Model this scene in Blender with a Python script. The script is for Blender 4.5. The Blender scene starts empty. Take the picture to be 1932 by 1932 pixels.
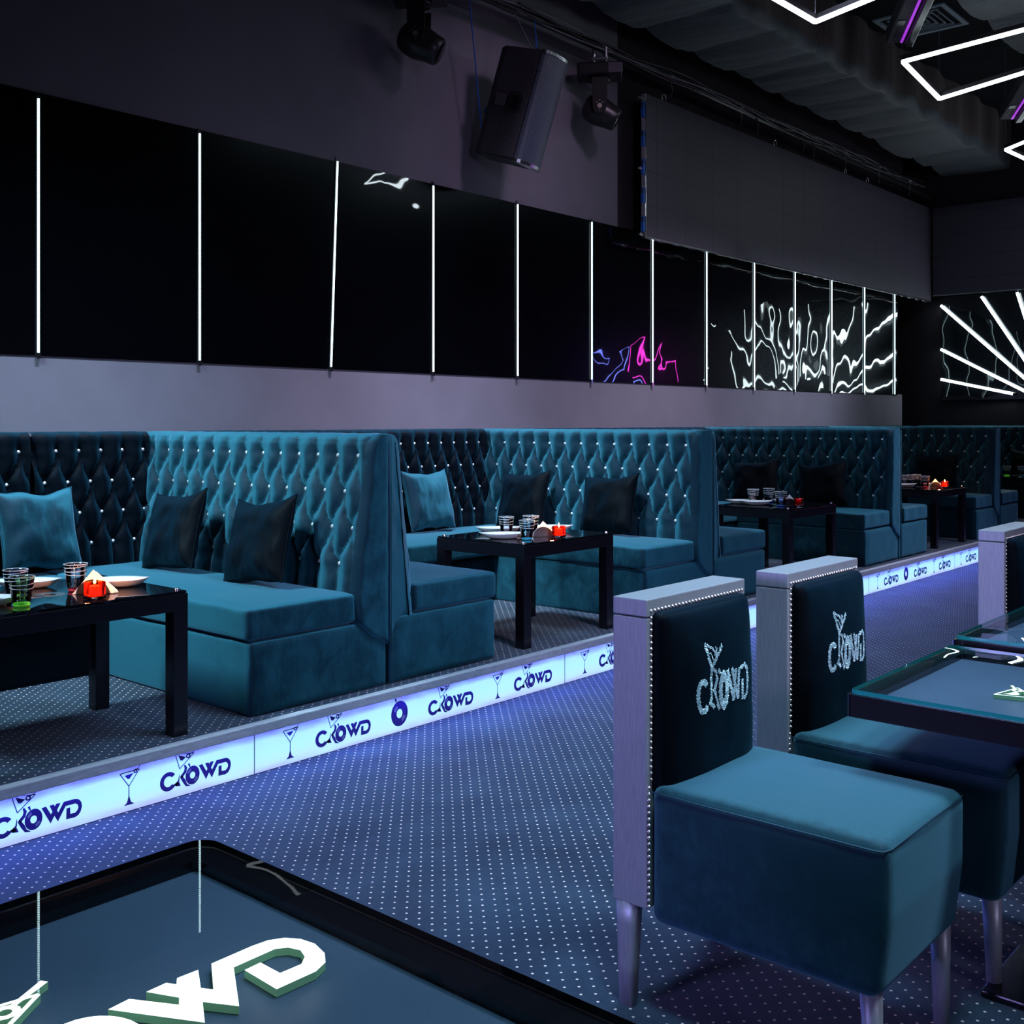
import bpy, bmesh, math, random
from mathutils import Vector, Matrix, noise
random.seed(7)
R = math.radians
C = bpy.context.scene.collection
sc = bpy.context.scene

# ------------------------------------------------------------------ camera
cam_d = bpy.data.cameras.new('camera')
cam_d.sensor_width = 36.0
cam_d.lens = 2060.0 / 1932.0 * 36.0
cam_d.shift_y = -(966 - 795) / 1932.0
cam_d.clip_start = 0.05
cam_d.clip_end = 100
cam = bpy.data.objects.new('camera', cam_d)
C.objects.link(cam)
cam.location = (0, 0, 1.43)
cam.rotation_euler = (R(90), 0, R(40.925 - 90))
sc.camera = cam

# ------------------------------------------------------------------ world, lights, exposure
world = bpy.data.worlds.new('world')
sc.world = world
world.use_nodes = True
bg = world.node_tree.nodes['Background']
bg.inputs[0].default_value = (0.20, 0.22, 0.42, 1)
bg.inputs[1].default_value = 0.03
sc.view_settings.view_transform = 'Standard'
sc.view_settings.look = 'None'
sc.view_settings.exposure = 0.0
sc.view_settings.gamma = 1.0
sc.view_settings.use_curve_mapping = False


def area(name, loc, target, size, power, color, size_y=None, spread=180):
    d = bpy.data.lights.new(name, 'AREA')
    d.energy = power
    d.color = color
    d.shape = 'RECTANGLE'
    d.size = size
    d.size_y = size_y or size
    d.spread = R(spread)
    o = bpy.data.objects.new(name, d)
    C.objects.link(o)
    o.location = loc
    o.rotation_euler = (Vector(target) - Vector(loc)).to_track_quat('-Z', 'Y').to_euler()
    return o


area('unseen_key_booth', (0.3, 4.5, 3.9), (3.3, 4.8, 0.6), 0.7, 41, (0.52, 0.82, 1.0), spread=56)  # unseen lamp placed to light the nearest sofa from the left
area('added_fill_second_booth', (4.0, 4.3, 4.6), (6.2, 4.7, 0.7), 0.5, 30, (0.56, 0.78, 1.0), spread=50)  # added fill that brightens the face of the second sofa
area('added_fill_floor', (3.6, 1.9, 5.42), (3.6, 2.1, 0.0), 1.6, 74, (0.42, 0.66, 1.0), spread=85)  # unseen overhead fill for the carpet and seat tops
area('added_fill_seat', (1.5, 0.6, 4.4), (2.4, 1.1, 0.5), 0.5, 16, (0.42, 0.80, 1.0), spread=70)  # unseen fill from above for the nearest chair seat
area('added_fill_far', (9.8, 1.4, 5.42), (9.4, 3.6, 0.2), 1.4, 50, (0.64, 0.68, 1.0), spread=65)  # added fill for the front faces of the far sofas
area('added_fill_wall', (1.5, -3.5, 2.4), (5.5, 5.8, 0.8), 1.2, 12, (0.66, 0.62, 1.0), spread=42)  # added purple-tinted fill toward the long wall
area('added_fill_left', (-3.5, 3.0, 1.7), (2.2, 1.6, 0.8), 1.0, 17, (0.40, 0.34, 1.0), spread=60)  # unseen violet fill, tints the chair frames from the left
area('added_fill_third_booth', (7.4, 3.2, 4.7), (9.4, 4.6, 0.8), 0.4, 7, (0.7, 0.8, 1.0), spread=60)  # small fill added to bring out the third sofa
for _k, _x in enumerate((2.6, 5.6, 8.6, 11.6)):
    area('added_fill_wall_band', (_x, 4.45, 4.75), (_x, 5.8, 1.0), 2.6, (22, 18, 18, 19)[_k], ((0.60, 0.74, 1.0), (0.80, 0.72, 1.0), (0.85, 0.75, 1.0), (0.72, 0.78, 1.0))[_k], 0.2, spread=36)  # row of added fills that brighten the wall band above the sofas
area('added_fill_upper_wall', (6.2, 2.6, 5.3), (6.9, 5.8, 3.3), 0.5, 4, (0.85, 0.62, 0.95), spread=60)  # added fill on the upper wall near the loudspeaker
area('added_fill_chairs', (3.2, -0.6, 4.6), (2.6, 1.2, 0.6), 0.7, 13, (0.62, 0.76, 1.0), spread=60)  # unseen fill on the fronts of the chairs


# ------------------------------------------------------------------ materials
def newmat(name):
    m = bpy.data.materials.new(name)
    m.use_nodes = True
    nt = m.node_tree
    return m, nt, nt.nodes, nt.links, nt.nodes['Principled BSDF']


def coord(nt, scale=(1, 1, 1), kind='Object', rot=(0, 0, 0)):
    tc = nt.nodes.new('ShaderNodeTexCoord')
    mp = nt.nodes.new('ShaderNodeMapping')
    mp.inputs['Scale'].default_value = scale
    mp.inputs['Rotation'].default_value = rot
    nt.links.new(tc.outputs[kind], mp.inputs[0])
    return mp.outputs[0]


def noise_node(nt, vec, scale, detail=4, rough=0.5, dist=0.0):
    n = nt.nodes.new('ShaderNodeTexNoise')
    n.inputs['Scale'].default_value = scale
    n.inputs['Detail'].default_value = detail
    n.inputs['Roughness'].default_value = rough
    n.inputs['Distortion'].default_value = dist
    nt.links.new(vec, n.inputs['Vector'])
    return n.outputs[0]


def ramp(nt, fac, stops):
    r = nt.nodes.new('ShaderNodeValToRGB')
    cr = r.color_ramp
    while len(cr.elements) < len(stops):
        cr.elements.new(0.5)
    for e, (p, c) in zip(cr.elements, stops):
        e.position = p
        e.color = (c[0], c[1], c[2], 1)
    nt.links.new(fac, r.inputs[0])
    return r.outputs[0]


def mathn(nt, op, a, b=None, c=None):
    n = nt.nodes.new('ShaderNodeMath')
    n.operation = op
    for i, v in enumerate((a, b, c)):
        if v is None:
            continue
        if isinstance(v, (int, float)):
            n.inputs[i].default_value = v
        else:
            nt.links.new(v, n.inputs[i])
    return n.outputs[0]


def bump(nt, p, h, strength, dist):
    b = nt.nodes.new('ShaderNodeBump')
    b.inputs['Strength'].default_value = strength
    b.inputs['Distance'].default_value = dist
    nt.links.new(h, b.inputs['Height'])
    nt.links.new(b.outputs[0], p.inputs['Normal'])
    return b


def simple(name, col, rough=0.5, metal=0.0, spec=0.5, ns=0, na=0.15, bs=0, bd=0.002, coat=0):
    m, nt, N, L, p = newmat(name)
    p.inputs['Base Color'].default_value = (*col, 1)
    p.inputs['Roughness'].default_value = rough
    p.inputs['Metallic'].default_value = metal
    p.inputs['Specular IOR Level'].default_value = spec
    p.inputs['Coat Weight'].default_value = coat
    if ns:
        f = noise_node(nt, coord(nt), ns, 5)
        a = tuple(c * (1 - na) for c in col)
        b = tuple(min(1, c * (1 + na)) for c in col)
        L.new(ramp(nt, f, [(0.3, a), (0.7, b)]), p.inputs['Base Color'])
    if bs:
        bump(nt, p, noise_node(nt, coord(nt), bs, 4), 0.6, bd)
    return m


def velvet(name, dark, light, sheen, sheen_col, scale=7.0, spec=0.2, f0=0.12, f1=0.62):
    """pile fabric: deep when looked into head-on, bright where the pile is seen edge-on"""
    m, nt, N, L, p = newmat(name)
    v = coord(nt)
    n1 = noise_node(nt, v, scale, 5, 0.6, 0.6)
    n2 = noise_node(nt, coord(nt, (1, 1, 0.25)), 60, 3, 0.6)
    n = mathn(nt, 'SUBTRACT', mathn(nt, 'ADD', mathn(nt, 'MULTIPLY', n1, 0.75), mathn(nt, 'MULTIPLY', n2, 0.25)), 0.5)
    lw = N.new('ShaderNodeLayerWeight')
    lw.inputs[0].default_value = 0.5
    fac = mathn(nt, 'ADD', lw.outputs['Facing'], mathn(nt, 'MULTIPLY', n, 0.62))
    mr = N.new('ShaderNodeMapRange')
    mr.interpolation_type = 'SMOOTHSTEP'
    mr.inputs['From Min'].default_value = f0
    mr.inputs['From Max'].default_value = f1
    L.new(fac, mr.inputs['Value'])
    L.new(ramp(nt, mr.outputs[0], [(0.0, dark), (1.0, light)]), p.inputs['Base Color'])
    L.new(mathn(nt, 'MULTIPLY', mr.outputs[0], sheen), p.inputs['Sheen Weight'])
    p.inputs['Roughness'].default_value = 0.58
    p.inputs['Specular IOR Level'].default_value = spec
    p.inputs['Sheen Roughness'].default_value = 0.35
    p.inputs['Sheen Tint'].default_value = (*sheen_col, 1)
    b = noise_node(nt, v, 350, 2)
    bump(nt, p, b, 0.35, 0.0012)
    return m


def emit(name, col, strength):
    m, nt, N, L, p = newmat(name)
    p.inputs['Base Color'].default_value = (*[min(1, c) for c in col], 1)
    p.inputs['Emission Color'].default_value = (*col, 1)
    p.inputs['Emission Strength'].default_value = strength
    return m


def thin_glass(name, tint=(1, 1, 1), rough=0.0, ior=1.45, wave=0.0):
    m, nt, N, L, p = newmat(name)
    N.remove(p)
    out = N['Material Output']
    tr = N.new('ShaderNodeBsdfTransparent')
    tr.inputs[0].default_value = (*tint, 1)
    gl = N.new('ShaderNodeBsdfGlossy')
    gl.inputs['Roughness'].default_value = rough
    if wave:
        bp = N.new('ShaderNodeBump')
        bp.inputs['Strength'].default_value = 1.0
        bp.inputs['Distance'].default_value = wave
        L.new(noise_node(nt, coord(nt), 3.5, 0), bp.inputs['Height'])
        L.new(bp.outputs[0], gl.inputs['Normal'])
    fr = N.new('ShaderNodeFresnel')
    fr.inputs[0].default_value = ior
    mx = N.new('ShaderNodeMixShader')
    L.new(fr.outputs[0], mx.inputs[0])
    L.new(tr.outputs[0], mx.inputs[1])
    L.new(gl.outputs[0], mx.inputs[2])
    L.new(mx.outputs[0], out.inputs[0])
    return m


M = {}
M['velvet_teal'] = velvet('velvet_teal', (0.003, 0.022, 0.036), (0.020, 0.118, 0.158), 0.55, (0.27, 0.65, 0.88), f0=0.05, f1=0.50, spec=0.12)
M['velvet_teal_shaded'] = velvet('velvet_teal_shaded', (0.0006, 0.003, 0.006), (0.004, 0.022, 0.036), 0.16, (0.12, 0.5, 0.7), spec=0.06)  # wall sofas' copy of the teal velvet, shade put into the colour
M['velvet_chair'] = velvet('velvet_chair', (0.009, 0.042, 0.055), (0.034, 0.105, 0.130), 0.5, (0.30, 0.68, 0.9), 22, spec=0.12)
M['velvet_black'] = velvet('velvet_black', (0.0008, 0.002, 0.0035), (0.002, 0.009, 0.016), 0.08, (0.15, 0.45, 0.6), 9, spec=0.05)
M['piping'] = simple('piping', (0.008, 0.05, 0.075), 0.7)
M['piping_dark'] = simple('piping_dark', (0.004, 0.012, 0.02), 0.6)
M['crystal'] = simple('crystal', (1.0, 1.0, 1.0), 0.38, 0.75, coat=1.0)
M['rhinestone'] = simple('rhinestone', (0.50, 0.72, 0.75), 0.28, 0.45)
M['black_lacquer'] = simple('black_lacquer', (0.006, 0.005, 0.008), 0.22, 0, 0.55, ns=30, bs=200, bd=0.0004)
M['black_glass'] = simple('black_glass', (0.003, 0.004, 0.006), 0.02, 0, 0.6)
M['black_metal'] = simple('black_metal', (0.022, 0.020, 0.024), 0.33, 0.3, 0.6, ns=40)
M['speaker_paint'] = simple('speaker_paint', (0.05, 0.045, 0.055), 0.7, 0, 0.3, ns=120, na=0.4, bs=300, bd=0.002)
M['chrome'] = simple('chrome', (0.8, 0.8, 0.82), 0.2, 1.0)
M['nail'] = simple('nail', (0.95, 0.80, 0.76), 0.33, 1.0)
M['white_ceramic'] = simple('white_ceramic', (0.78, 0.78, 0.82), 0.15, 0, 0.5)
M['paper'] = simple('paper', (0.80, 0.78, 0.80), 0.8, ns=20, na=0.04)
M['steel'] = simple('steel', (0.5, 0.52, 0.55), 0.25, 1.0)
M['wall_paint'] = simple('wall_paint', (0.165, 0.155, 0.19), 0.85, 0, 0.2, ns=3, na=0.06, bs=180, bd=0.001)
M['wall_dark'] = simple('wall_dark', (0.022, 0.018, 0.024), 0.8, 0, 0.25, ns=2, na=0.15, bs=160, bd=0.001)
M['wall_black'] = simple('wall_black', (0.004, 0.004, 0.005), 0.9, 0, 0.1)
M['ceiling_black'] = simple('ceiling_black', (0.008, 0.009, 0.012), 0.9, 0, 0.15, ns=3, na=0.3)
M['cable'] = simple('cable', (0.01, 0.01, 0.014), 0.4)
M['cable_grey'] = simple('cable_grey', (0.16, 0.16, 0.19), 0.4)
M['blue_plastic'] = simple('blue_plastic', (0.01, 0.10, 0.45), 0.4)
M['vent_paint'] = simple('vent_paint', (0.30, 0.38, 0.42), 0.5)
M['print_violet'] = simple('print_violet', (0.045, 0.022, 0.22), 0.45, ns=25, na=0.2)
M['print_black'] = simple('print_black', (0.06, 0.12, 0.15), 0.3)
M['teal_board'] = simple('teal_board', (0.085, 0.125, 0.19), 0.45, 0, 0.3, ns=4, na=0.10)
M['glass_edge'] = simple('glass_edge', (0.02, 0.30, 0.30), 0.1, 0, 0.6)
M['glass_sheet'] = thin_glass('glass_sheet', (0.93, 0.97, 0.96))
M['glass_wavy'] = thin_glass('glass_wavy', (0.93, 0.97, 0.96), 0.0, 1.5, 0.012)
M['glass_clear'] = thin_glass('glass_clear', (0.95, 0.96, 0.99), 0.03, 1.9)
M['glass_green'] = thin_glass('glass_green', (0.74, 0.96, 0.64), 0.03, 1.9)
M['glass_blue'] = thin_glass('glass_blue', (0.74, 0.82, 0.98), 0.03, 1.9)
M['glass_cyan'] = thin_glass('glass_cyan', (0.70, 0.92, 0.98), 0.03, 1.9)
M['glass_pink'] = thin_glass('glass_pink', (0.98, 0.82, 0.86), 0.03, 1.9)
M['base_green'] = emit('base_green', (0.15, 0.75, 0.05), 0.15)
M['base_blue'] = simple('base_blue', (0.05, 0.12, 0.5), 0.1)
M['base_cyan'] = simple('base_cyan', (0.05, 0.5, 0.7), 0.1)
M['base_pink'] = simple('base_pink', (0.7, 0.05, 0.08), 0.1)
M['flame'] = emit('flame', (1.0, 0.55, 0.15), 26)
M['wax'] = emit('wax', (1.0, 0.10, 0.01), 1.6)
M['wax_unlit'] = simple('wax_unlit', (0.75, 0.04, 0.03), 0.5)
M['glass_red'] = thin_glass('glass_red', (0.95, 0.10, 0.12), 0.02, 1.6)
M['tube_white'] = emit('tube_white', (0.80, 0.96, 1.0), 9)
M['frame_tube'] = emit('frame_tube', (0.80, 0.93, 1.0), 14)
M['neon_magenta'] = emit('neon_magenta', (1.0, 0.05, 0.75), 14)
M['neon_blue'] = emit('neon_blue', (0.2, 0.25, 1.0), 14)
M['purple_light'] = emit('purple_light', (0.42, 0.04, 0.75), 0.8)
M['letter_light'] = emit('letter_light', (1.0, 1.0, 0.92), 1.15)
M['letter_ghost'] = emit('letter_ghost', (0.14, 0.34, 0.22), 0.30)  # green reflection of the letters, put in as faintly glowing sides


def carpet(name, base1, base2):
    m, nt, N, L, p = newmat(name)
    tc = N.new('ShaderNodeTexCoord')
    sp = N.new('ShaderNodeSeparateXYZ')
    L.new(tc.outputs['Object'], sp.inputs[0])

    def dots(ox, oy):
        P = 0.0525
        fx = mathn(nt, 'SUBTRACT', mathn(nt, 'FRACT', mathn(nt, 'DIVIDE', mathn(nt, 'SUBTRACT', sp.outputs[0], ox), P)), 0.5)
        fy = mathn(nt, 'SUBTRACT', mathn(nt, 'FRACT', mathn(nt, 'DIVIDE', mathn(nt, 'SUBTRACT', sp.outputs[1], oy), P)), 0.5)
        d2 = mathn(nt, 'ADD', mathn(nt, 'POWER', fx, 2.0), mathn(nt, 'POWER', fy, 2.0))
        return mathn(nt, 'LESS_THAN', d2, 0.0052)
    a = dots(2.355 - 0.02625, 1.576 - 0.02625)
    b = dots(2.355, 1.576)
    d = mathn(nt, 'MAXIMUM', a, b)
    v = coord(nt)
    f1 = noise_node(nt, v, 3.0, 6, 0.65)
    f2 = noise_node(nt, v, 160, 2, 0.6)
    f = mathn(nt, 'ADD', mathn(nt, 'MULTIPLY', f1, 0.6), mathn(nt, 'MULTIPLY', f2, 0.4))
    base = ramp(nt, f, [(0.36, base1), (0.64, base2)])
    mx = N.new('ShaderNodeMix')
    mx.data_type = 'RGBA'
    L.new(d, mx.inputs[0])
    L.new(base, mx.inputs[6])
    mx.inputs[7].default_value = (0.95, 0.74, 0.66, 1)
    L.new(mx.outputs[2], p.inputs['Base Color'])
    p.inputs['Roughness'].default_value = 0.95
    p.inputs['Specular IOR Level'].default_value = 0.1
    p.inputs['Sheen Weight'].default_value = 0.2
    bump(nt, p, noise_node(nt, v, 400, 2), 0.5, 0.003)
    return m


M['carpet'] = carpet('carpet', (0.006, 0.018, 0.036), (0.034, 0.066, 0.104))


def silver():
    m, nt, N, L, p = newmat('silver_wood')
    f = noise_node(nt, coord(nt, (60, 60, 3)), 6, 5, 0.6)
    L.new(ramp(nt, f, [(0.3, (0.30, 0.31, 0.34)), (0.7, (0.43, 0.44, 0.47))]), p.inputs['Base Color'])
    p.inputs['Roughness'].default_value = 0.42
    p.inputs['Metallic'].default_value = 0.35
    bump(nt, p, f, 0.25, 0.001)
    return m


M['silver'] = silver()


def nosing():
    m, nt, N, L, p = newmat('nosing')
    f = noise_node(nt, coord(nt, (4, 20, 20)), 5, 6, 0.7)
    L.new(ramp(nt, f, [(0.3, (0.34, 0.34, 0.38)), (0.7, (0.54, 0.54, 0.58))]), p.inputs['Base Color'])
    p.inputs['Roughness'].default_value = 0.6
    return m


M['nosing'] = nosing()


def riser():
    # back lit acrylic: LED glow strongest in the middle of the height, scratches in the film
    m, nt, N, L, p = newmat('riser_acrylic')
    tc = N.new('ShaderNodeTexCoord')
    sp = N.new('ShaderNodeSeparateXYZ')
    L.new(tc.outputs['Object'], sp.inputs[0])
    h = mathn(nt, 'DIVIDE', sp.outputs[2], 0.17)
    n = noise_node(nt, coord(nt, (2.2, 1, 10)), 2.0, 3)
    hh = mathn(nt, 'ADD', h, mathn(nt, 'MULTIPLY', mathn(nt, 'SUBTRACT', n, 0.5), 0.35))
    col = ramp(nt, hh, [(0.0, (0.40, 0.42, 1.0)), (0.18, (0.48, 0.78, 1.0)), (0.45, (0.42, 0.86, 1.0)), (0.75, (0.40, 0.80, 1.0)), (0.90, (0.22, 0.32, 1.0)), (1.0, (0.12, 0.08, 0.85))])
    s = noise_node(nt, coord(nt, (14, 1, 60), rot=(0, 0.35, 0)), 3.0, 6, 0.7)
    sm = ramp(nt, s, [(0.0, (1, 1, 1)), (0.66, (1, 1, 1)), (0.70, (0.35, 0.75, 0.95))])
    mx = N.new('ShaderNodeMix')
    mx.data_type = 'RGBA'
    mx.blend_type = 'MULTIPLY'
    mx.inputs[0].default_value = 0.5
    L.new(col, mx.inputs[6])
    L.new(sm, mx.inputs[7])
    L.new(mx.outputs[2], p.inputs['Emission Color'])
    p.inputs['Emission Strength'].default_value = 0.95
    p.inputs['Base Color'].default_value = (0.3, 0.4, 0.5, 1)
    p.inputs['Roughness'].default_value = 0.3
    return m


M['riser'] = riser()


def wavy_black():
    m, nt, N, L, p = newmat('wavy_black_acrylic')
    p.inputs['Base Color'].default_value = (0.001, 0.0012, 0.002, 1)
    p.inputs['Roughness'].default_value = 0.02
    p.inputs['IOR'].default_value = 1.55
    n1 = noise_node(nt, coord(nt, (1.0, 1, 1.15)), 2.1, 0, 0.4, 0.0)
    n2 = noise_node(nt, coord(nt, (1, 1, 1)), 5.0, 0)
    f = mathn(nt, 'ADD', n1, mathn(nt, 'MULTIPLY', n2, 0.12))
    bump(nt, p, f, 1.0, 0.020)
    # soft secondary lobe of the film surface
    out = N['Material Output']
    gl = N.new('ShaderNodeBsdfGlossy')
    gl.inputs['Roughness'].default_value = 0.22
    gl.inputs['Color'].default_value = (0.012, 0.014, 0.016, 1)
    ad = N.new('ShaderNodeAddShader')
    L.new(p.outputs[0], ad.inputs[0])
    L.new(gl.outputs[0], ad.inputs[1])
    L.new(ad.outputs[0], out.inputs[0])
    return m


M['wavy_black'] = wavy_black()


def led_dots():
    m, nt, N, L, p = newmat('led_dots')
    tc = N.new('ShaderNodeTexCoord')
    sp = N.new('ShaderNodeSeparateXYZ')
    L.new(tc.outputs['Object'], sp.inputs[0])
    fz = mathn(nt, 'ABSOLUTE', mathn(nt, 'SUBTRACT', mathn(nt, 'FRACT', mathn(nt, 'DIVIDE', sp.outputs[2], 0.0125)), 0.5))
    on = mathn(nt, 'LESS_THAN', fz, 0.36)
    s = mathn(nt, 'ADD', mathn(nt, 'MULTIPLY', on, 6.0), 0.5)
    L.new(s, p.inputs['Emission Strength'])
    p.inputs['Emission Color'].default_value = (0.62, 0.92, 1.0, 1)
    p.inputs['Base Color'].default_value = (0.8, 0.9, 0.9, 1)
    return m


M['led_dots'] = led_dots()


def drape(name, c1, c2):
    m, nt, N, L, p = newmat(name)
    f = noise_node(nt, coord(nt, (3, 1.2, 1)), 3, 6, 0.65)
    L.new(ramp(nt, f, [(0.3, c1), (0.7, c2)]), p.inputs['Base Color'])
    p.inputs['Roughness'].default_value = 0.42
    p.inputs['Specular IOR Level'].default_value = 0.6
    p.inputs['Sheen Weight'].default_value = 0.3
    f2 = noise_node(nt, coord(nt, (9, 1.6, 4)), 3, 6, 0.7, 0.5)
    bump(nt, p, f2, 0.8, 0.02)
    return m


M['drape'] = drape('drape', (0.015, 0.030, 0.042), (0.032, 0.056, 0.075))
M['drape_brown'] = drape('drape_brown', (0.014, 0.006, 0.006), (0.060, 0.026, 0.022))


def screen_mat():
    m, nt, N, L, p = newmat('led_screen_face')
    tc = N.new('ShaderNodeTexCoord')
    sp = N.new('ShaderNodeSeparateXYZ')
    L.new(tc.outputs['Object'], sp.inputs[0])

    def line(o, per, w):
        f = mathn(nt, 'ABSOLUTE', mathn(nt, 'SUBTRACT', mathn(nt, 'FRACT', mathn(nt, 'DIVIDE', o, per)), 0.5))
        return mathn(nt, 'GREATER_THAN', f, 0.5 - w / per)
    lx = line(sp.outputs[0], 0.5, 0.004)
    ly = line(sp.outputs[1], 0.5, 0.004)
    lz = line(sp.outputs[2], 0.31, 0.003)
    d = mathn(nt, 'MAXIMUM', mathn(nt, 'MAXIMUM', lx, lz), mathn(nt, 'MULTIPLY', ly, 0.0))
    n = noise_node(nt, coord(nt), 300, 1)
    base = ramp(nt, n, [(0.4, (0.050, 0.044, 0.066)), (0.6, (0.064, 0.057, 0.084))])
    mx = N.new('ShaderNodeMix')
    mx.data_type = 'RGBA'
    L.new(d, mx.inputs[0])
    L.new(base, mx.inputs[6])
    mx.inputs[7].default_value = (0.02, 0.018, 0.03, 1)
    L.new(mx.outputs[2], p.inputs['Base Color'])
    p.inputs['Roughness'].default_value = 0.55
    return m


M['screen'] = screen_mat()


# ------------------------------------------------------------------ helpers
def setp(o, label=None, cat=None, group=None, kind=None):
    if label:
        o['label'] = label
    if cat:
        o['category'] = cat
    if group:
        o['group'] = group
    if kind:
        o['kind'] = kind
    return o


def obj(name, bm, mat, parent=None, smooth=False, loc=None):
    me = bpy.data.meshes.new(name)
    bmesh.ops.recalc_face_normals(bm, faces=bm.faces[:]) if smooth != 'keep' else None
    bm.to_mesh(me)
    bm.free()
    if smooth:
        for p in me.polygons:
            p.use_smooth = True
    for m_ in (mat if isinstance(mat, (list, tuple)) else [mat]):
        me.materials.append(m_)
    o = bpy.data.objects.new(name, me)
    C.objects.link(o)
    if parent:
        o.parent = parent
    if loc:
        o.location = loc
    return o


def inst(name, me, parent=None, loc=(0, 0, 0), rot=None, scale=None):
    o = bpy.data.objects.new(name, me)
    C.objects.link(o)
    if parent:
        o.parent = parent
    o.location = loc
    if rot:
        o.rotation_euler = rot
    if scale:
        o.scale = scale
    return o


def mesh_only(name, bm, mat, smooth=False):
    me = bpy.data.meshes.new(name)
    bmesh.ops.recalc_face_normals(bm, faces=bm.faces[:])
    bm.to_mesh(me)
    bm.free()
    if smooth:
        for p in me.polygons:
            p.use_smooth = True
    for m_ in (mat if isinstance(mat, (list, tuple)) else [mat]):
        me.materials.append(m_)
    return me


def thing(name, label, cat, loc=(0, 0, 0), rz=0, group=None):
    o = bpy.data.objects.new(name, None)
    o.empty_display_size = 0.1
    C.objects.link(o)
    o.location = loc
    o.rotation_euler = (0, 0, rz)
    return setp(o, label, cat, group)


def copy_tree(o, parent=None):
    c = o.copy()
    C.objects.link(c)
    if parent:
        c.parent = parent
    for ch in list(o.children):
        copy_tree(ch, c)
    return c


def B():
    return bmesh.new()


def box(bm, x0, x1, y0, y1, z0, z1, bev=0.0, seg=2, mat=None):
    t = bmesh.new()
    bmesh.ops.create_cube(t, size=1)
    for v in t.verts:
        v.co = Vector((x0 + (v.co.x + .5) * (x1 - x0), y0 + (v.co.y + .5) * (y1 - y0), z0 + (v.co.z + .5) * (z1 - z0)))
    if bev > 0:
        bmesh.ops.bevel(t, geom=t.edges[:], offset=bev, segments=seg, affect='EDGES', profile=0.5)
    if mat is not None:
        for f in t.faces:
            f.material_index = mat
    merge(bm, t)
    return bm


def merge(bm, t, mtx=None):
    if mtx:
        bmesh.ops.transform(t, matrix=mtx, verts=t.verts[:])
    me = bpy.data.meshes.new('tmp')
    t.to_mesh(me)
    t.free()
    bm.from_mesh(me)
    bpy.data.meshes.remove(me)


def tube(bm, pts, r, seg=8, closed=False, cap=True):
    pts = [Vector(p) for p in pts]
    n = len(pts)
    rings = []
    up = Vector((0, 0, 1))
    prev = None
    for i, p in enumerate(pts):
        if closed:
            t = pts[(i + 1) % n] - pts[i - 1]
        else:
            t = pts[min(i + 1, n - 1)] - pts[max(i - 1, 0)]
        t.normalize()
        if prev is None:
            a = up if abs(t.z) < 0.9 else Vector((1, 0, 0))
            u = t.cross(a).normalized()
        else:
            u = (prev - t * prev.dot(t)).normalized()
        prev = u
        w = t.cross(u)
        rr = r[i] if isinstance(r, (list, tuple)) else r
        rings.append([bm.verts.new(p + u * math.cos(2 * math.pi * k / seg) * rr + w * math.sin(2 * math.pi * k / seg) * rr) for k in range(seg)])
    m_ = n if closed else n - 1
    for i in range(m_):
        a, b = rings[i], rings[(i + 1) % n]
        for k in range(seg):
            bm.faces.new((a[k], a[(k + 1) % seg], b[(k + 1) % seg], b[k]))
    if cap and not closed:
        bm.faces.new(rings[0][::-1])
        bm.faces.new(rings[-1])
    return bm


def lathe(bm, prof, seg=24, sx=None):
    rings = []
    for (r, z) in prof:
        if r < 1e-5:
            rings.append([bm.verts.new((0, 0, z))])
        else:
            rings.append([bm.verts.new((r * math.cos(2 * math.pi * k / seg), r * math.sin(2 * math.pi * k / seg), z)) for k in range(seg)])
    for a, b in zip(rings, rings[1:]):
        if len(a) == 1 and len(b) == 1:
            continue
        for k in range(seg):
            k2 = (k + 1) % seg
            if len(a) == 1:
                bm.faces.new((a[0], b[k2], b[k]))
            elif len(b) == 1:
                bm.faces.new((a[k], a[k2], b[0]))
            else:
                bm.faces.new((a[k], a[k2], b[k2], b[k]))
    return bm


def prism(bm, poly, axis, a0, a1, mi=None):
    """poly: list of 2D points; axis 'x','y','z' = extrusion axis"""
    def P(p, a):
        if axis == 'y':
            return (p[0], a, p[1])
        if axis == 'x':
            return (a, p[0], p[1])
        return (p[0], p[1], a)
    A = [bm.verts.new(P(p, a0)) for p in poly]
    Bv = [bm.verts.new(P(p, a1)) for p in poly]
    fs = [bm.faces.new(A), bm.faces.new(Bv[::-1])]
    n = len(poly)
    for i in range(n):
        fs.append(bm.faces.new((A[i], Bv[i], Bv[(i + 1) % n], A[(i + 1) % n])))
    if mi is not None:
        for f in fs:
            f.material_index = mi
    return fs


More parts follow.
